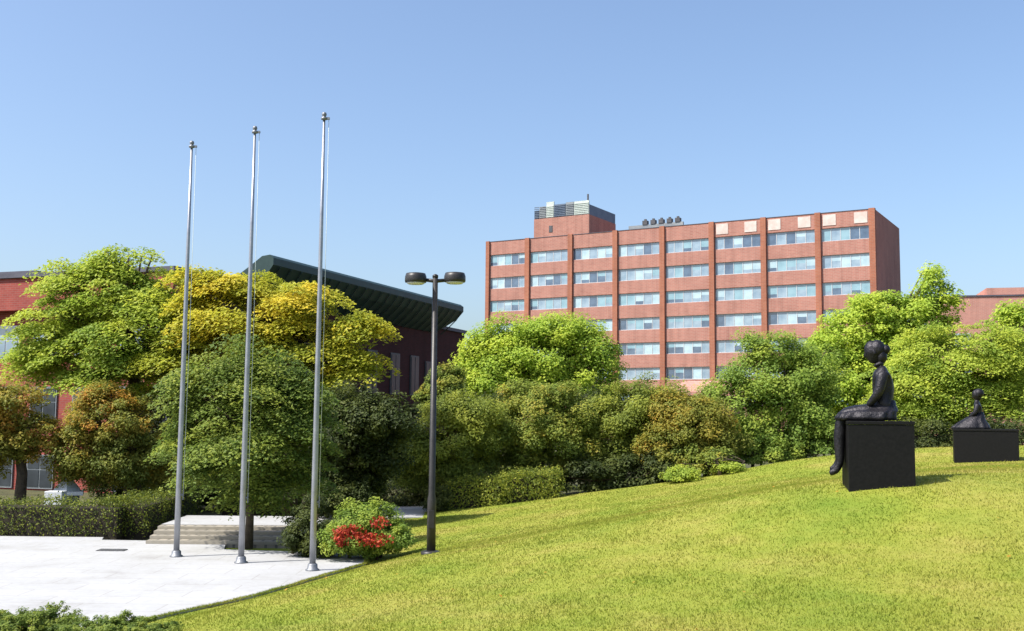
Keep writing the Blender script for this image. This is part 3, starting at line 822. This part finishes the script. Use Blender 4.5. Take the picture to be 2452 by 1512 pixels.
def hand_mesh(wr, dirv, down, s):
    """palm and five bent fingers as skin chains"""
    wr = Vector(wr); d = Vector(dirv).normalized(); n = Vector(down).normalized(); sd_ = d.cross(n).normalized()
    V = [wr, wr+d*0.05*s, wr+d*0.085*s]; E = [(0, 1), (1, 2)]; R = [0.026*s, (0.040*s, 0.020*s), (0.036*s, 0.018*s)]
    for q, ln in zip((-1.5, -0.5, 0.5, 1.5), (0.065, 0.078, 0.072, 0.055)):
        b = wr + d*0.085*s + sd_*q*0.019*s
        i = len(V)
        V += [b, b + (d*0.55+n*0.12)*ln*s, b + (d*0.95+n*0.5)*ln*s]
        R += [0.010*s, 0.0095*s, 0.008*s]; E += [(2, i), (i, i+1), (i+1, i+2)]
    i = len(V); b = wr + d*0.035*s - sd_*0.03*s
    V += [b, b + (d*0.6-sd_*0.5)*0.045*s, b + (d*1.2-sd_*0.55+n*0.4)*0.05*s]; R += [0.012*s, 0.011*s, 0.009*s]; E += [(1, i), (i, i+1), (i+1, i+2)]
    return V, E, R

# first statue: seated figure on a tall plinth. Local frame: x to the right of the picture, -y towards the camera, z up
sx, sy = at(2098, 1155, 15.8).x, 15.8
sz = tz(sx, sy)
view = math.atan2(sx, sy)
pl_rot = -view + math.radians(8)
HP = 0.90
plinth = empty('plinth', (sx, sy, sz), pl_rot)
tag(plinth, 'tall black block plinth under the seated statue', 'plinth')
MB().box(-0.425, 0.475, -0.40, 0.40, -0.12, HP-0.055).build('block', M['plinth'], plinth, 0.008)
MB().box(-0.435, 0.485, -0.41, 0.41, HP-0.053, HP).build('top_slab', M['plinth'], plinth, 0.01)
st = empty('statue', (sx, sy, sz+HP), -view)
tag(st, 'tall dark bronze statue of a slim seated figure with legs hanging over the block edge', 'statue')
s = 1.18
V = [(0.07, 0, 0.11),  # 0 pelvis
     (0.085, 0, 0.30), (0.09, 0, 0.47), (0.075, 0, 0.62), (0.05, 0, 0.70), (0.02, 0.0, 0.765), # spine, neck
     (0.085, -0.185, 0.61), (0.03, -0.235, 0.36), (-0.12, -0.165, 0.185),                     # near arm: shoulder elbow wrist
     (0.085, 0.185, 0.61), (0.04, 0.24, 0.36), (-0.11, 0.13, 0.185),                          # far arm
     (0.05, -0.11, 0.105), (-0.20, -0.13, 0.10), (-0.46, -0.13, 0.075), (-0.505, -0.14, -0.22), (-0.50, -0.15, -0.54), (-0.56, -0.16, -0.64), (-0.645, -0.17, -0.675),   # near leg
     (0.05, 0.11, 0.11), (-0.20, 0.10, 0.11), (-0.45, 0.09, 0.09), (-0.51, 0.08, -0.20), (-0.515, 0.07, -0.52), (-0.575, 0.06, -0.61), (-0.65, 0.05, -0.635)]  # far leg
E = [(0,1),(1,2),(2,3),(3,4),(4,5),(3,6),(6,7),(7,8),(3,9),(9,10),(10,11),(0,12),(12,13),(13,14),(14,15),(15,16),(16,17),(17,18),(0,19),(19,20),(20,21),(21,22),(22,23),(23,24),(24,25)]
R = [(0.22,0.21),(0.185,0.175),(0.20,0.185),(0.165,0.15),0.094,0.084, 0.092,0.068,0.045, 0.085,0.066,0.045, 0.13,0.115,0.092,0.085,0.058,0.050,0.034, 0.13,0.115,0.092,0.085,0.058,0.050,0.034]
m1 = skin_body('body', V, E, R, None, None)
hands = []
for wr, dv in (((-0.12,-0.165,0.185), (-0.9,0.25,-0.32)), ((-0.11,0.13,0.185), (-0.9,-0.3,-0.32))):
    hv, he, hr = hand_mesh(wr, dv, (0,0,-1), 1.2)
    hands.append(skin_body('hand', hv, he, hr, None, None))
# head: bent forward a little, looking left
hc = Vector((-0.035, 0, 0.885))
bmh = bmesh.new()
bmesh.ops.create_uvsphere(bmh, u_segments=28, v_segments=20, radius=1.0)
for v in bmh.verts:
    x, y, z = v.co
    fx = max(0.0, -x)
    rx, ry, rz = 0.114, 0.094, 0.150
    if z < 0: ry *= 1-0.28*(-z); rx *= 1-0.10*(-z)
    nx, ny, nz = x*rx, y*ry, z*rz
    nx -= 0.030*math.exp(-((z+0.12)/0.16)**2 - (y/0.16)**2)*(fx > 0.3)       # nose
    nx += 0.012*math.exp(-((z-0.12)/0.13)**2 - ((abs(y)-0.38)/0.18)**2)*(fx > 0.3)   # eye sockets
    nx -= 0.010*math.exp(-((z+0.48)/0.08)**2 - (y/0.30)**2)*(fx > 0.3)       # lips
    nx -= 0.016*math.exp(-((z+0.85)/0.2)**2)*(fx > 0.05)                      # chin
    v.co = (nx, ny, nz)
for sg in (-1, 1):
    bmesh.ops.create_uvsphere(bmh, u_segments=10, v_segments=8, radius=1.0, matrix=Matrix.Translation((0.015, sg*0.092, -0.01)) @ Matrix.Diagonal((0.024, 0.012, 0.036, 1)))
bmesh.ops.transform(bmh, matrix=Matrix.Translation(hc) @ Matrix.Rotation(math.radians(-16), 4, 'Y'), verts=bmh.verts[:])
mh = bpy.data.meshes.new('head'); bmh.to_mesh(mh); bmh.free()
body = merge('figure', [m1, mh]+hands, M['bronze'], st)
body.location = (0.035, 0, 0)

body.scale = (1.05, 1.05, 1.13)
def drape(name, rings, parent, amp=0.018, nf=13, n=72, sq=0.45):
    bms = bmesh.new(); rg = []
    for q, (cx_, cy_, rx_, ry_, z_) in enumerate(rings):
        t = q/(len(rings)-1); row = []
        for k in range(n):
            a = 2*math.pi*k/n
            f_ = 1 + amp/max(rx_, 0.1)*t*(math.sin(a*nf+0.5*t) + 0.5*math.sin(a*nf*0.5+1.7))
            e_ = 1 - sq*min(1.0, t*1.6)
            ca, sa = math.cos(a), math.sin(a)
            row.append(bms.verts.new((cx_+rx_*f_*math.copysign(abs(ca)**e_, ca), cy_+ry_*f_*math.copysign(abs(sa)**e_, sa), z_)))
        rg.append(row)
    for a, b in zip(rg, rg[1:]):
        for k in range(n):
            f = bms.faces.new((a[k], a[(k+1) % n], b[(k+1) % n], b[k])); f.smooth = True
    bms.faces.new(rg[0]); bms.faces.new(list(reversed(rg[-1])))
    bmesh.ops.recalc_face_normals(bms, faces=bms.faces[:])
    me = bpy.data.meshes.new(name); bms.to_mesh(me); bms.free()
    return link_mesh(name, me, M['bronze'], parent)
drape('skirt', [(0.125, 0, 0.16, 0.16, 0.30), (0.11, 0, 0.19, 0.19, 0.22), (0.06, 0, 0.26, 0.25, 0.165), (-0.02, 0, 0.34, 0.30, 0.145), (-0.10, -0.005, 0.395, 0.325, 0.12),
                (-0.125, -0.01, 0.415, 0.34, 0.06), (-0.13, -0.01, 0.425, 0.345, 0.012)], st, 0.014, 15, 72, 0.40)
hair = blob('hair', [((0.018, 0, 0.925), (0.112, 0.106, 0.118)), ((0.075, 0, 0.83), (0.075, 0.085, 0.10)), ((0.130, 0, 0.915), (0.062, 0.060, 0.062))], M['bronze'], st)
hair.scale = (1.05, 1.05, 1.13)
hair.location = (0.035, 0, 0)

# second statue on a low wide plinth
qx, qy = at(2360, 1105, 26).x, 26.0
qz = tz(qx, qy)
v2 = math.atan2(qx, qy)
pl2 = empty('plinth', (qx, qy, qz), -v2 + math.radians(3))
tag(pl2, 'low wide black plinth further back by the trees on the right', 'plinth')
MB().box(-0.70, 0.70, -0.45, 0.45, -0.2, 0.70).build('block', M['plinth'], pl2, 0.01)
MB().box(-0.712, 0.712, -0.462, 0.462, 0.702, 0.76).build('top_slab', M['plinth'], pl2, 0.01)
s2 = empty('statue', (qx, qy, qz+0.76), -v2)
tag(s2, 'smaller dark bronze statue of a draped seated figure near the right edge', 'statue')
ox = -0.14
V = [(ox, 0, 0.14), (ox+0.02, 0, 0.30), (ox+0.01, 0, 0.46), (ox, 0, 0.58), (ox-0.01, 0, 0.66), (ox-0.02, 0, 0.70),
     (ox+0.0, -0.15, 0.55), (ox-0.06, -0.19, 0.36), (ox-0.20, -0.10, 0.27),
     (ox+0.0, 0.15, 0.55), (ox-0.05, 0.19, 0.36), (ox-0.20, 0.08, 0.26),
     (ox-0.02, -0.11, 0.13), (ox-0.24, -0.14, 0.12), (ox-0.42, -0.13, 0.09), (ox-0.16, -0.17, 0.06), (ox+0.10, -0.16, 0.055), (ox+0.22, -0.16, 0.05),
     (ox-0.02, 0.11, 0.13), (ox-0.22, 0.13, 0.14), (ox-0.40, 0.12, 0.10), (ox-0.14, 0.16, 0.06), (ox+0.12, 0.15, 0.055), (ox+0.24, 0.15, 0.05)]
E = [(0,1),(1,2),(2,3),(3,4),(4,5),(3,6),(6,7),(7,8),(3,9),(9,10),(10,11),(0,12),(12,13),(13,14),(14,15),(15,16),(16,17),(0,18),(18,19),(19,20),(20,21),(21,22),(22,23)]
R = [(0.18,0.17),(0.15,0.13),(0.15,0.13),(0.125,0.10),0.058,0.054, 0.07,0.055,0.036,0.07,0.055,0.036, 0.12,0.10,0.075,0.06,0.045,0.03,0.12,0.10,0.075,0.06,0.045,0.03]
m1 = skin_body('body', V, E, R, None, None)
hands = []
for wr, dv in (((ox-0.20,-0.10,0.27), (-0.9,0.25,-0.3)), ((ox-0.20,0.08,0.26), (-0.9,-0.25,-0.3))):
    hv, he, hr = hand_mesh(wr, dv, (0,0,-1), 0.9)
    hands.append(skin_body('hand', hv, he, hr, None, None))
bmh = bmesh.new(); bm2 = bmesh.new(); bm2.from_mesh(mh)
bmesh.ops.transform(bm2, matrix=Matrix.Translation((ox+0.0, 0, 0.80)) @ Matrix.Scale(0.92, 4) @ Matrix.Translation(-hc), verts=bm2.verts[:])
mh2 = bpy.data.meshes.new('head'); bm2.to_mesh(mh2); bm2.free(); bmh.free()
merge('figure', [m1, mh2]+hands, M['bronze'], s2)
blob('hair', [((ox+0.04, 0, 0.845), (0.112, 0.104, 0.112))], M['bronze'], s2)
drape('drapery', [(ox, 0, 0.13, 0.12, 0.40), (ox-0.02, -0.02, 0.17, 0.16, 0.30), (ox-0.10, -0.06, 0.27, 0.26, 0.20), (ox-0.13, -0.04, 0.35, 0.30, 0.12), (ox-0.16, -0.05, 0.41, 0.34, 0.05),
                (ox-0.17, -0.05, 0.43, 0.36, 0.003)], s2, 0.02, 11)

# ------------------------------------------------------------------ small things on the plaza
dx, dy = _e(268, 1320)  # dark mark on the paving, built as a thin ribbed plate
dr = MB(); dr.box(-0.27, 0.27, -0.13, 0.13, 0.0, 0.012, 0)
for q in range(6): dr.box(-0.25, 0.25, -0.12+q*0.042, -0.10+q*0.042, 0.0125, 0.02, 0)
o = dr.build('dark_plate', M['iron']); o.location = (dx, dy, 0.0125)
tag(o, 'thin dark ribbed plate set in the white plaza', 'drain cover')
c = at(160, 1190, 28.5)
orn = empty('stone_ornament', (c.x, 28.5, tz(c.x, 28.5)), math.radians(20))
tag(orn, 'pale stone garden ornament with a pointed top behind the clipped hedge', 'ornament')
MB().box(-0.30, 0.30, -0.30, 0.30, 0, 0.62).build('pedestal', M['pole_cap'], orn, 0.01)
mb = MB(); mb.box(-0.40, 0.40, -0.40, 0.40, 0.624, 0.72); mb.build('ledge', M['stone'], orn, 0.012)
mb = MB(); mb.lathe([(0.34, 0.722), (0.30, 0.80), (0.18, 0.95), (0.12, 1.10), (0.10, 1.28), (0.03, 1.40)], 4, smooth=False); mb.build('spire', M['stone'], orn)
c = at(132, 1206, 27.3)
o = MB().box(-0.22, 0.22, -0.15, 0.15, 0, 0.80).build('stone_block', M['stone'], None, 0.02); o.location = (c.x, 27.3, -0.03)
tag(o, 'small pale stone block beside the pointed ornament', 'block')

# ------------------------------------------------------------------ hedges and low planting
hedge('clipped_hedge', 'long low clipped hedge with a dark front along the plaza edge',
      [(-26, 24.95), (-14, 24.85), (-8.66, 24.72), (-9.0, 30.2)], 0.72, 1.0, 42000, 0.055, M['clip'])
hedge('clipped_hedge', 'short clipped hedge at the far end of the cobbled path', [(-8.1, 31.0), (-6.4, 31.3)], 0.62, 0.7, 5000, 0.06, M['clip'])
a, b = at(1085, 1005, 31).x, at(1330, 1005, 31).x
hedge('clipped_hedge', 'low olive hedge with a sunlit top along the far edge of the lawn', [(a, 30.9), ((a+b)/2, 30.8), (b, 31.1)], 0.72, 1.0, 15000, 0.07, M['olive'], rough=0.09)

def shrub(name, label, lobes, Y, mat, n, leaf, clump=0.2, group=None, **kw):
    return tree(name, label, 'shrub', lobes, Y, mat, n, leaf, 'round', clump, tr=0.03, group=group, multi=3, crown_name='foliage', trunk_name='stem', **kw)

fbsh = shrub('flowering_shrub', 'rounded green shrub with red flowers beside the lamp post', [(880, 1268, 88, 54, 0), (838, 1292, 52, 34, -.3), (928, 1282, 46, 40, -.1)], 20.9, M['mid'], 17000, 0.055, 0.16)
# red blossoms, a part of the shrub
kk = ppm(20.9); pts = []
for px, py, rx, ry, m_ in ((835, 1280, 42, 26, 300), (908, 1252, 30, 16, 60), (885, 1294, 60, 16, 240), (818, 1286, 20, 22, 280)):
    cc = at(px, py, 20.2); g = RNG.normal(size=(m_, 3)); g /= np.linalg.norm(g, axis=1, keepdims=True); g *= RNG.random((m_, 1))**0.5
    pts.append(np.array(cc) + g*np.array((rx/kk, 0.22, ry/kk)))
pts = np.concatenate(pts); pts = pts[pts[:, 2] > 0.08]
V_, F_, t_ = leaf_cloud(pts - np.array(fbsh.location), RNG.normal(size=(len(pts), 3)) + np.array((-.4, -.8, .4)), 0.06, RNG.random(len(pts)), 0.9)
link_mesh('blossoms', np_mesh('blossoms', V_, F_, t_), M['flower'], fbsh)
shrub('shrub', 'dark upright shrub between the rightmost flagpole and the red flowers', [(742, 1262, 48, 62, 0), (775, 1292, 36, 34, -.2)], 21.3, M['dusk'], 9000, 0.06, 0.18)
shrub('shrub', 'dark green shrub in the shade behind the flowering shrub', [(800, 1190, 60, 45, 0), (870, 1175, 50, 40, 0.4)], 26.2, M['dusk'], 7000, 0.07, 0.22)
shrub('shrub', 'small pale green shrub in the gloom under the gold tree', [(872, 1142, 34, 36, 0)], 27.5, M['deep'], 3500, 0.07, 0.2)
shrub('shrub', 'small mid green shrub right of the middle flagpole, behind the path', [(702, 1195, 26, 26, 0)], 30.6, M['deep'], 2500, 0.07, 0.2)
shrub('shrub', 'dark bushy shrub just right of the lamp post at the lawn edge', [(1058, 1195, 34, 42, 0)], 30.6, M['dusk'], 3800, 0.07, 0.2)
shrub('shrub', 'bright yellow-green shrub at the lawn edge near the orange tinged tree', [(1640, 1142, 40, 22, 0)], 30.4, M['fresh'], 3000, 0.07, 0.18)
shrub('shrub', 'small pale green shrub at the lawn edge below the dark trees', [(1745, 1128, 34, 18, 0)], 30.5, M['fresh'], 2400, 0.07, 0.18)
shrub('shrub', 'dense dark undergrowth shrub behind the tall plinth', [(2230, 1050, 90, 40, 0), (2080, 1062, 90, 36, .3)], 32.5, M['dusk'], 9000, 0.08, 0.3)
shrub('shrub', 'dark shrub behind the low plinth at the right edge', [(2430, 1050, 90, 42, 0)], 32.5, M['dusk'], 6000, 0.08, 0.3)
shrub('ground_shrub', 'loose low green shrub in the bottom left corner', [(60, 1518, 120, 44, 0), (210, 1518, 100, 38, .1), (-40, 1518, 90, 50, 0), (125, 1486, 36, 34, .3)], 11.9, M['sage'], 46000, 0.03, 0.055, base_z=-0.02, hollow=0.3)
shrub('ground_shrub', 'low green shrub thinning out into the lawn at the bottom left', [(300, 1520, 90, 34, 0), (375, 1524, 55, 24, 0)], 12.0, M['sage'], 24000, 0.03, 0.055, base_z=-0.02, hollow=0.3)
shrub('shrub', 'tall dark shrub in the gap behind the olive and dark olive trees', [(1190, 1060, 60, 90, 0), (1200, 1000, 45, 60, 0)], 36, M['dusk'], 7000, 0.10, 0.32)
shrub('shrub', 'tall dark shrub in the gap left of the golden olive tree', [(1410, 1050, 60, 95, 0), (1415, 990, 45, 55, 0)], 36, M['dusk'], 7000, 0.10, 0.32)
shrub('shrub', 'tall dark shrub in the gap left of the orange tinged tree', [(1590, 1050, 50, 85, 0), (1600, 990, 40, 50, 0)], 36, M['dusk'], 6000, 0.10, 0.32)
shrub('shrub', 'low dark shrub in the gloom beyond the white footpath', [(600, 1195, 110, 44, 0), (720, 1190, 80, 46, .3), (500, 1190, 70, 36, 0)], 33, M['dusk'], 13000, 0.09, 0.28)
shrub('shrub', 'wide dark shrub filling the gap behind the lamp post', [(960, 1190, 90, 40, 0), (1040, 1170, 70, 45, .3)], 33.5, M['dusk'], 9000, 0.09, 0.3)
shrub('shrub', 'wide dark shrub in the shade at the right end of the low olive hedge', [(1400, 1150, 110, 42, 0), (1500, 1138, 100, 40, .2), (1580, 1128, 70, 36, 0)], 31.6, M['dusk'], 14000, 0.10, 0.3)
shrub('shrub', 'mottled brown and green shrub at the lawn edge below the orange tinged tree', [(1700, 1112, 60, 34, 0), (1660, 1100, 60, 36, .3)], 31.2, M['russet'], 7000, 0.08, 0.24)
shrub('shrub', 'mid green shrub under the tree with the visible trunk', [(1800, 1082, 90, 38, 0), (1880, 1070, 90, 40, .3), (1720, 1100, 60, 30, 0)], 32.6, M['mid'], 13000, 0.08, 0.25)
shrub('shrub', 'dense green shrub left of the tall plinth', [(1985, 1050, 80, 45, 0), (1940, 1020, 60, 50, .3)], 33, M['mid'], 10000, 0.09, 0.28)
shrub('shrub', 'dark shrub behind the clipped hedge, left of the cobbled path', [(380, 1150, 70, 52, 0), (470, 1160, 70, 40, .4), (270, 1160, 50, 40, 0)], 32, M['dusk'], 11000, 0.09, 0.28)

# ------------------------------------------------------------------ trees, left to right
tree('tree', 'big light green tree with layered drooping branches in front of the red wall', 'tree',
     [(245, 705, 150, 80, 0), (130, 780, 85, 70, -.4), (300, 800, 125, 100, -.6), (190, 865, 150, 55, -.8), (350, 700, 85, 55, .3), (260, 635, 80, 34, 0, .8), (350, 612, 24, 18, 0, .7), (262, 612, 26, 18, 0, .7), (150, 635, 28, 16, 0, .7), (75, 855, 45, 42, 0), (330, 880, 90, 50, -.5)],
     31, M['fresh'], 60000, 0.115, 'pad', 0.38, trunk=330, tr=0.17, hollow=0.3)
tree('tree', 'golden yellow tree with a broad crown behind the flagpoles', 'tree',
     [(590, 745, 165, 85, 0, 1, .12), (470, 775, 95, 100, .3), (715, 750, 100, 70, 0, 1, .15), (860, 790, 66, 44, -.4), (855, 880, 84, 36, -.6, 1, -.1), (800, 840, 60, 34, -.5), (700, 880, 140, 80, -.2, 1, -.35), (560, 690, 130, 48, .2), (460, 660, 60, 24, .2, .8), (440, 850, 80, 70, -.2, 1, -.3)],
     30, M['gold'], 66000, 0.115, 'pad', 0.38, trunk=700, tr=0.18, hollow=0.3)
tree('tree', 'soft green tree with a thin trunk between two flagpoles', 'tree',
     [(580, 970, 130, 110, 0), (510, 1080, 100, 95, -.2), (500, 895, 45, 38, 0), (570, 852, 42, 48, 0), (648, 885, 48, 42, .1), (712, 935, 45, 50, .2), (660, 1060, 115, 110, 0), (600, 1140, 150, 50, 0), (460, 1020, 55, 100, 0), (715, 990, 60, 90, .2), (580, 1040, 120, 100, -.5), (460, 920, 60, 60, 0), (700, 920, 70, 60, .2)],
     22.5, M['sage'], 62000, 0.082, 'pad', 0.30, trunk=605, tr=0.075, hollow=0.25)
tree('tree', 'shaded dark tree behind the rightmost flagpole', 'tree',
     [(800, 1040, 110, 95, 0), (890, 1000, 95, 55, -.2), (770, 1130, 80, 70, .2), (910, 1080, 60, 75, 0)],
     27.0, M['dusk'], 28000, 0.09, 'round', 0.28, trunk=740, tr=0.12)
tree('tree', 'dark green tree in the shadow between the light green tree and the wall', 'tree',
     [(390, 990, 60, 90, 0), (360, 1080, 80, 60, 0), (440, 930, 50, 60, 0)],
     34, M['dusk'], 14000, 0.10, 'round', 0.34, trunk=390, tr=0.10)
tree('tree', 'rust tinged round tree in front of the red brick wall', 'tree',
     [(265, 1010, 105, 75, 0, 1, .12), (300, 1085, 110, 70, 0, 1, -.25), (185, 1075, 65, 60, -.2), (245, 965, 65, 38, 0, 1, .28), (370, 1110, 55, 48, .2), (230, 1110, 100, 38, 0)],
     28.6, M['rust'], 36000, 0.08, 'round', 0.30, trunk=310, tr=0.09)
tree('tree', 'rust tinged tree cut by the left edge of the photo with a dark trunk', 'tree',
     [(20, 980, 70, 60, 0, 1, .18), (85, 1045, 62, 45, 0, 1, .15), (-50, 1040, 90, 90, 0), (20, 1060, 80, 45, 0)],
     28.2, M['rust'], 20000, 0.085, 'round', 0.24, trunk=56, tr=0.13)
tree('tree', 'small brown leaved tree against the dark red wall', 'tree',
     [(1065, 925, 42, 42, 0), (1050, 965, 50, 38, 0)], 40, M['russet'], 8000, 0.10, 'round', 0.28, trunk=1062, tr=0.07)
tree('tree', 'bright lime green tree below the left end of the tall building', 'tree',
     [(1295, 850, 165, 80, 0), (1180, 900, 78, 100, 0), (1405, 865, 85, 75, .3), (1260, 930, 150, 70, -.5), (1150, 860, 42, 65, 0), (1340, 805, 95, 38, 0), (1210, 803, 70, 36, 0), (1400, 930, 90, 50, 0)],
     44, M['lime'], 60000, 0.13, 'round', 0.50, trunk=1290, tr=0.2, hollow=0.5)
tree('tree', 'olive round tree just right of the lamp post', 'tree',
     [(1085, 1050, 100, 78, 0), (985, 1090, 62, 72, 0), (1155, 1050, 52, 62, .3), (1060, 1125, 95, 35, 0), (1110, 985, 80, 38, 0)],
     31.5, M['olive'], 36000, 0.085, 'round', 0.36, trunk=1096, tr=0.09)
tree('tree', 'dark olive tree in the middle of the row along the lawn', 'tree',
     [(1295, 1015, 105, 80, 0), (1245, 1065, 78, 62, -.2), (1365, 1050, 70, 70, 0), (1310, 1115, 120, 42, .2), (1300, 960, 95, 38, 0)],
     32.5, M['russet'], 40000, 0.085, 'round', 0.38, trunk=1300, tr=0.1)
tree('tree', 'golden olive tree below the tall brick building, right of the dark olive one', 'tree',
     [(1500, 990, 95, 66, 0), (1465, 1045, 68, 66, 0), (1555, 1030, 72, 66, -.2), (1500, 1095, 110, 42, 0), (1560, 960, 80, 45, .2)],
     33.0, M['olive'], 36000, 0.085, 'round', 0.38, trunk=1480, tr=0.1)
tree('tree', 'orange tinged tree in front of the low pink annex', 'tree',
     [(1650, 1030, 85, 58, 0), (1610, 1075, 75, 42, -.2, 1, .15), (1700, 1070, 65, 48, 0), (1620, 985, 80, 45, .3), (1700, 1005, 45, 40, 0)],
     32.0, M['rust'], 28000, 0.085, 'round', 0.34, trunk=1690, tr=0.09)
tree('tree', 'mid green tree with a visible trunk left of the tall plinth', 'tree',
     [(1850, 905, 100, 80, 0), (1770, 985, 85, 80, -.2), (1900, 990, 90, 85, 0), (1820, 1060, 100, 50, 0), (1840, 850, 70, 45, 0), (1745, 1050, 45, 45, 0), (1940, 900, 70, 80, .3)],
     33.5, M['mid'], 44000, 0.095, 'round', 0.38, trunk=1922, tr=0.09)
tree('tree', 'tall yellow-green tree with upright shoots right of the tall building', 'tree',
     [(2060, 810, 100, 80, 0), (1985, 890, 90, 85, -.3), (2120, 750, 70, 60, 0), (2190, 775, 85, 60, .2), (2205, 715, 22, 42, 0, .9), (2228, 668, 16, 26, 0, .9), (2240, 652, 22, 12, 0, .8), (2265, 715, 28, 32, 0, .8), (2060, 940, 130, 90, -.3), (2140, 860, 90, 80, 0)],
     38, M['lime'], 56000, 0.125, 'round', 0.36, trunk=2090, tr=0.18)
tree('tree', 'broad green tree with drooping layers behind the low plinth', 'tree',
     [(2270, 860, 120, 85, 0), (2190, 930, 100, 85, -.3), (2360, 835, 95, 75, 0), (2300, 960, 140, 75, -.4), (2400, 940, 90, 95, 0), (2200, 1010, 130, 55, -.2)],
     35, M['fresh'], 54000, 0.105, 'pad', 0.36, trunk=2260, tr=0.16, hollow=0.35)
tree('tree', 'light green tree cut by the right edge of the photo', 'tree',
     [(2440, 800, 60, 75, 0), (2480, 880, 70, 100, 0), (2420, 890, 60, 80, 0)], 37, M['lime'], 20000, 0.12, 'round', 0.34, trunk=2470, tr=0.14)
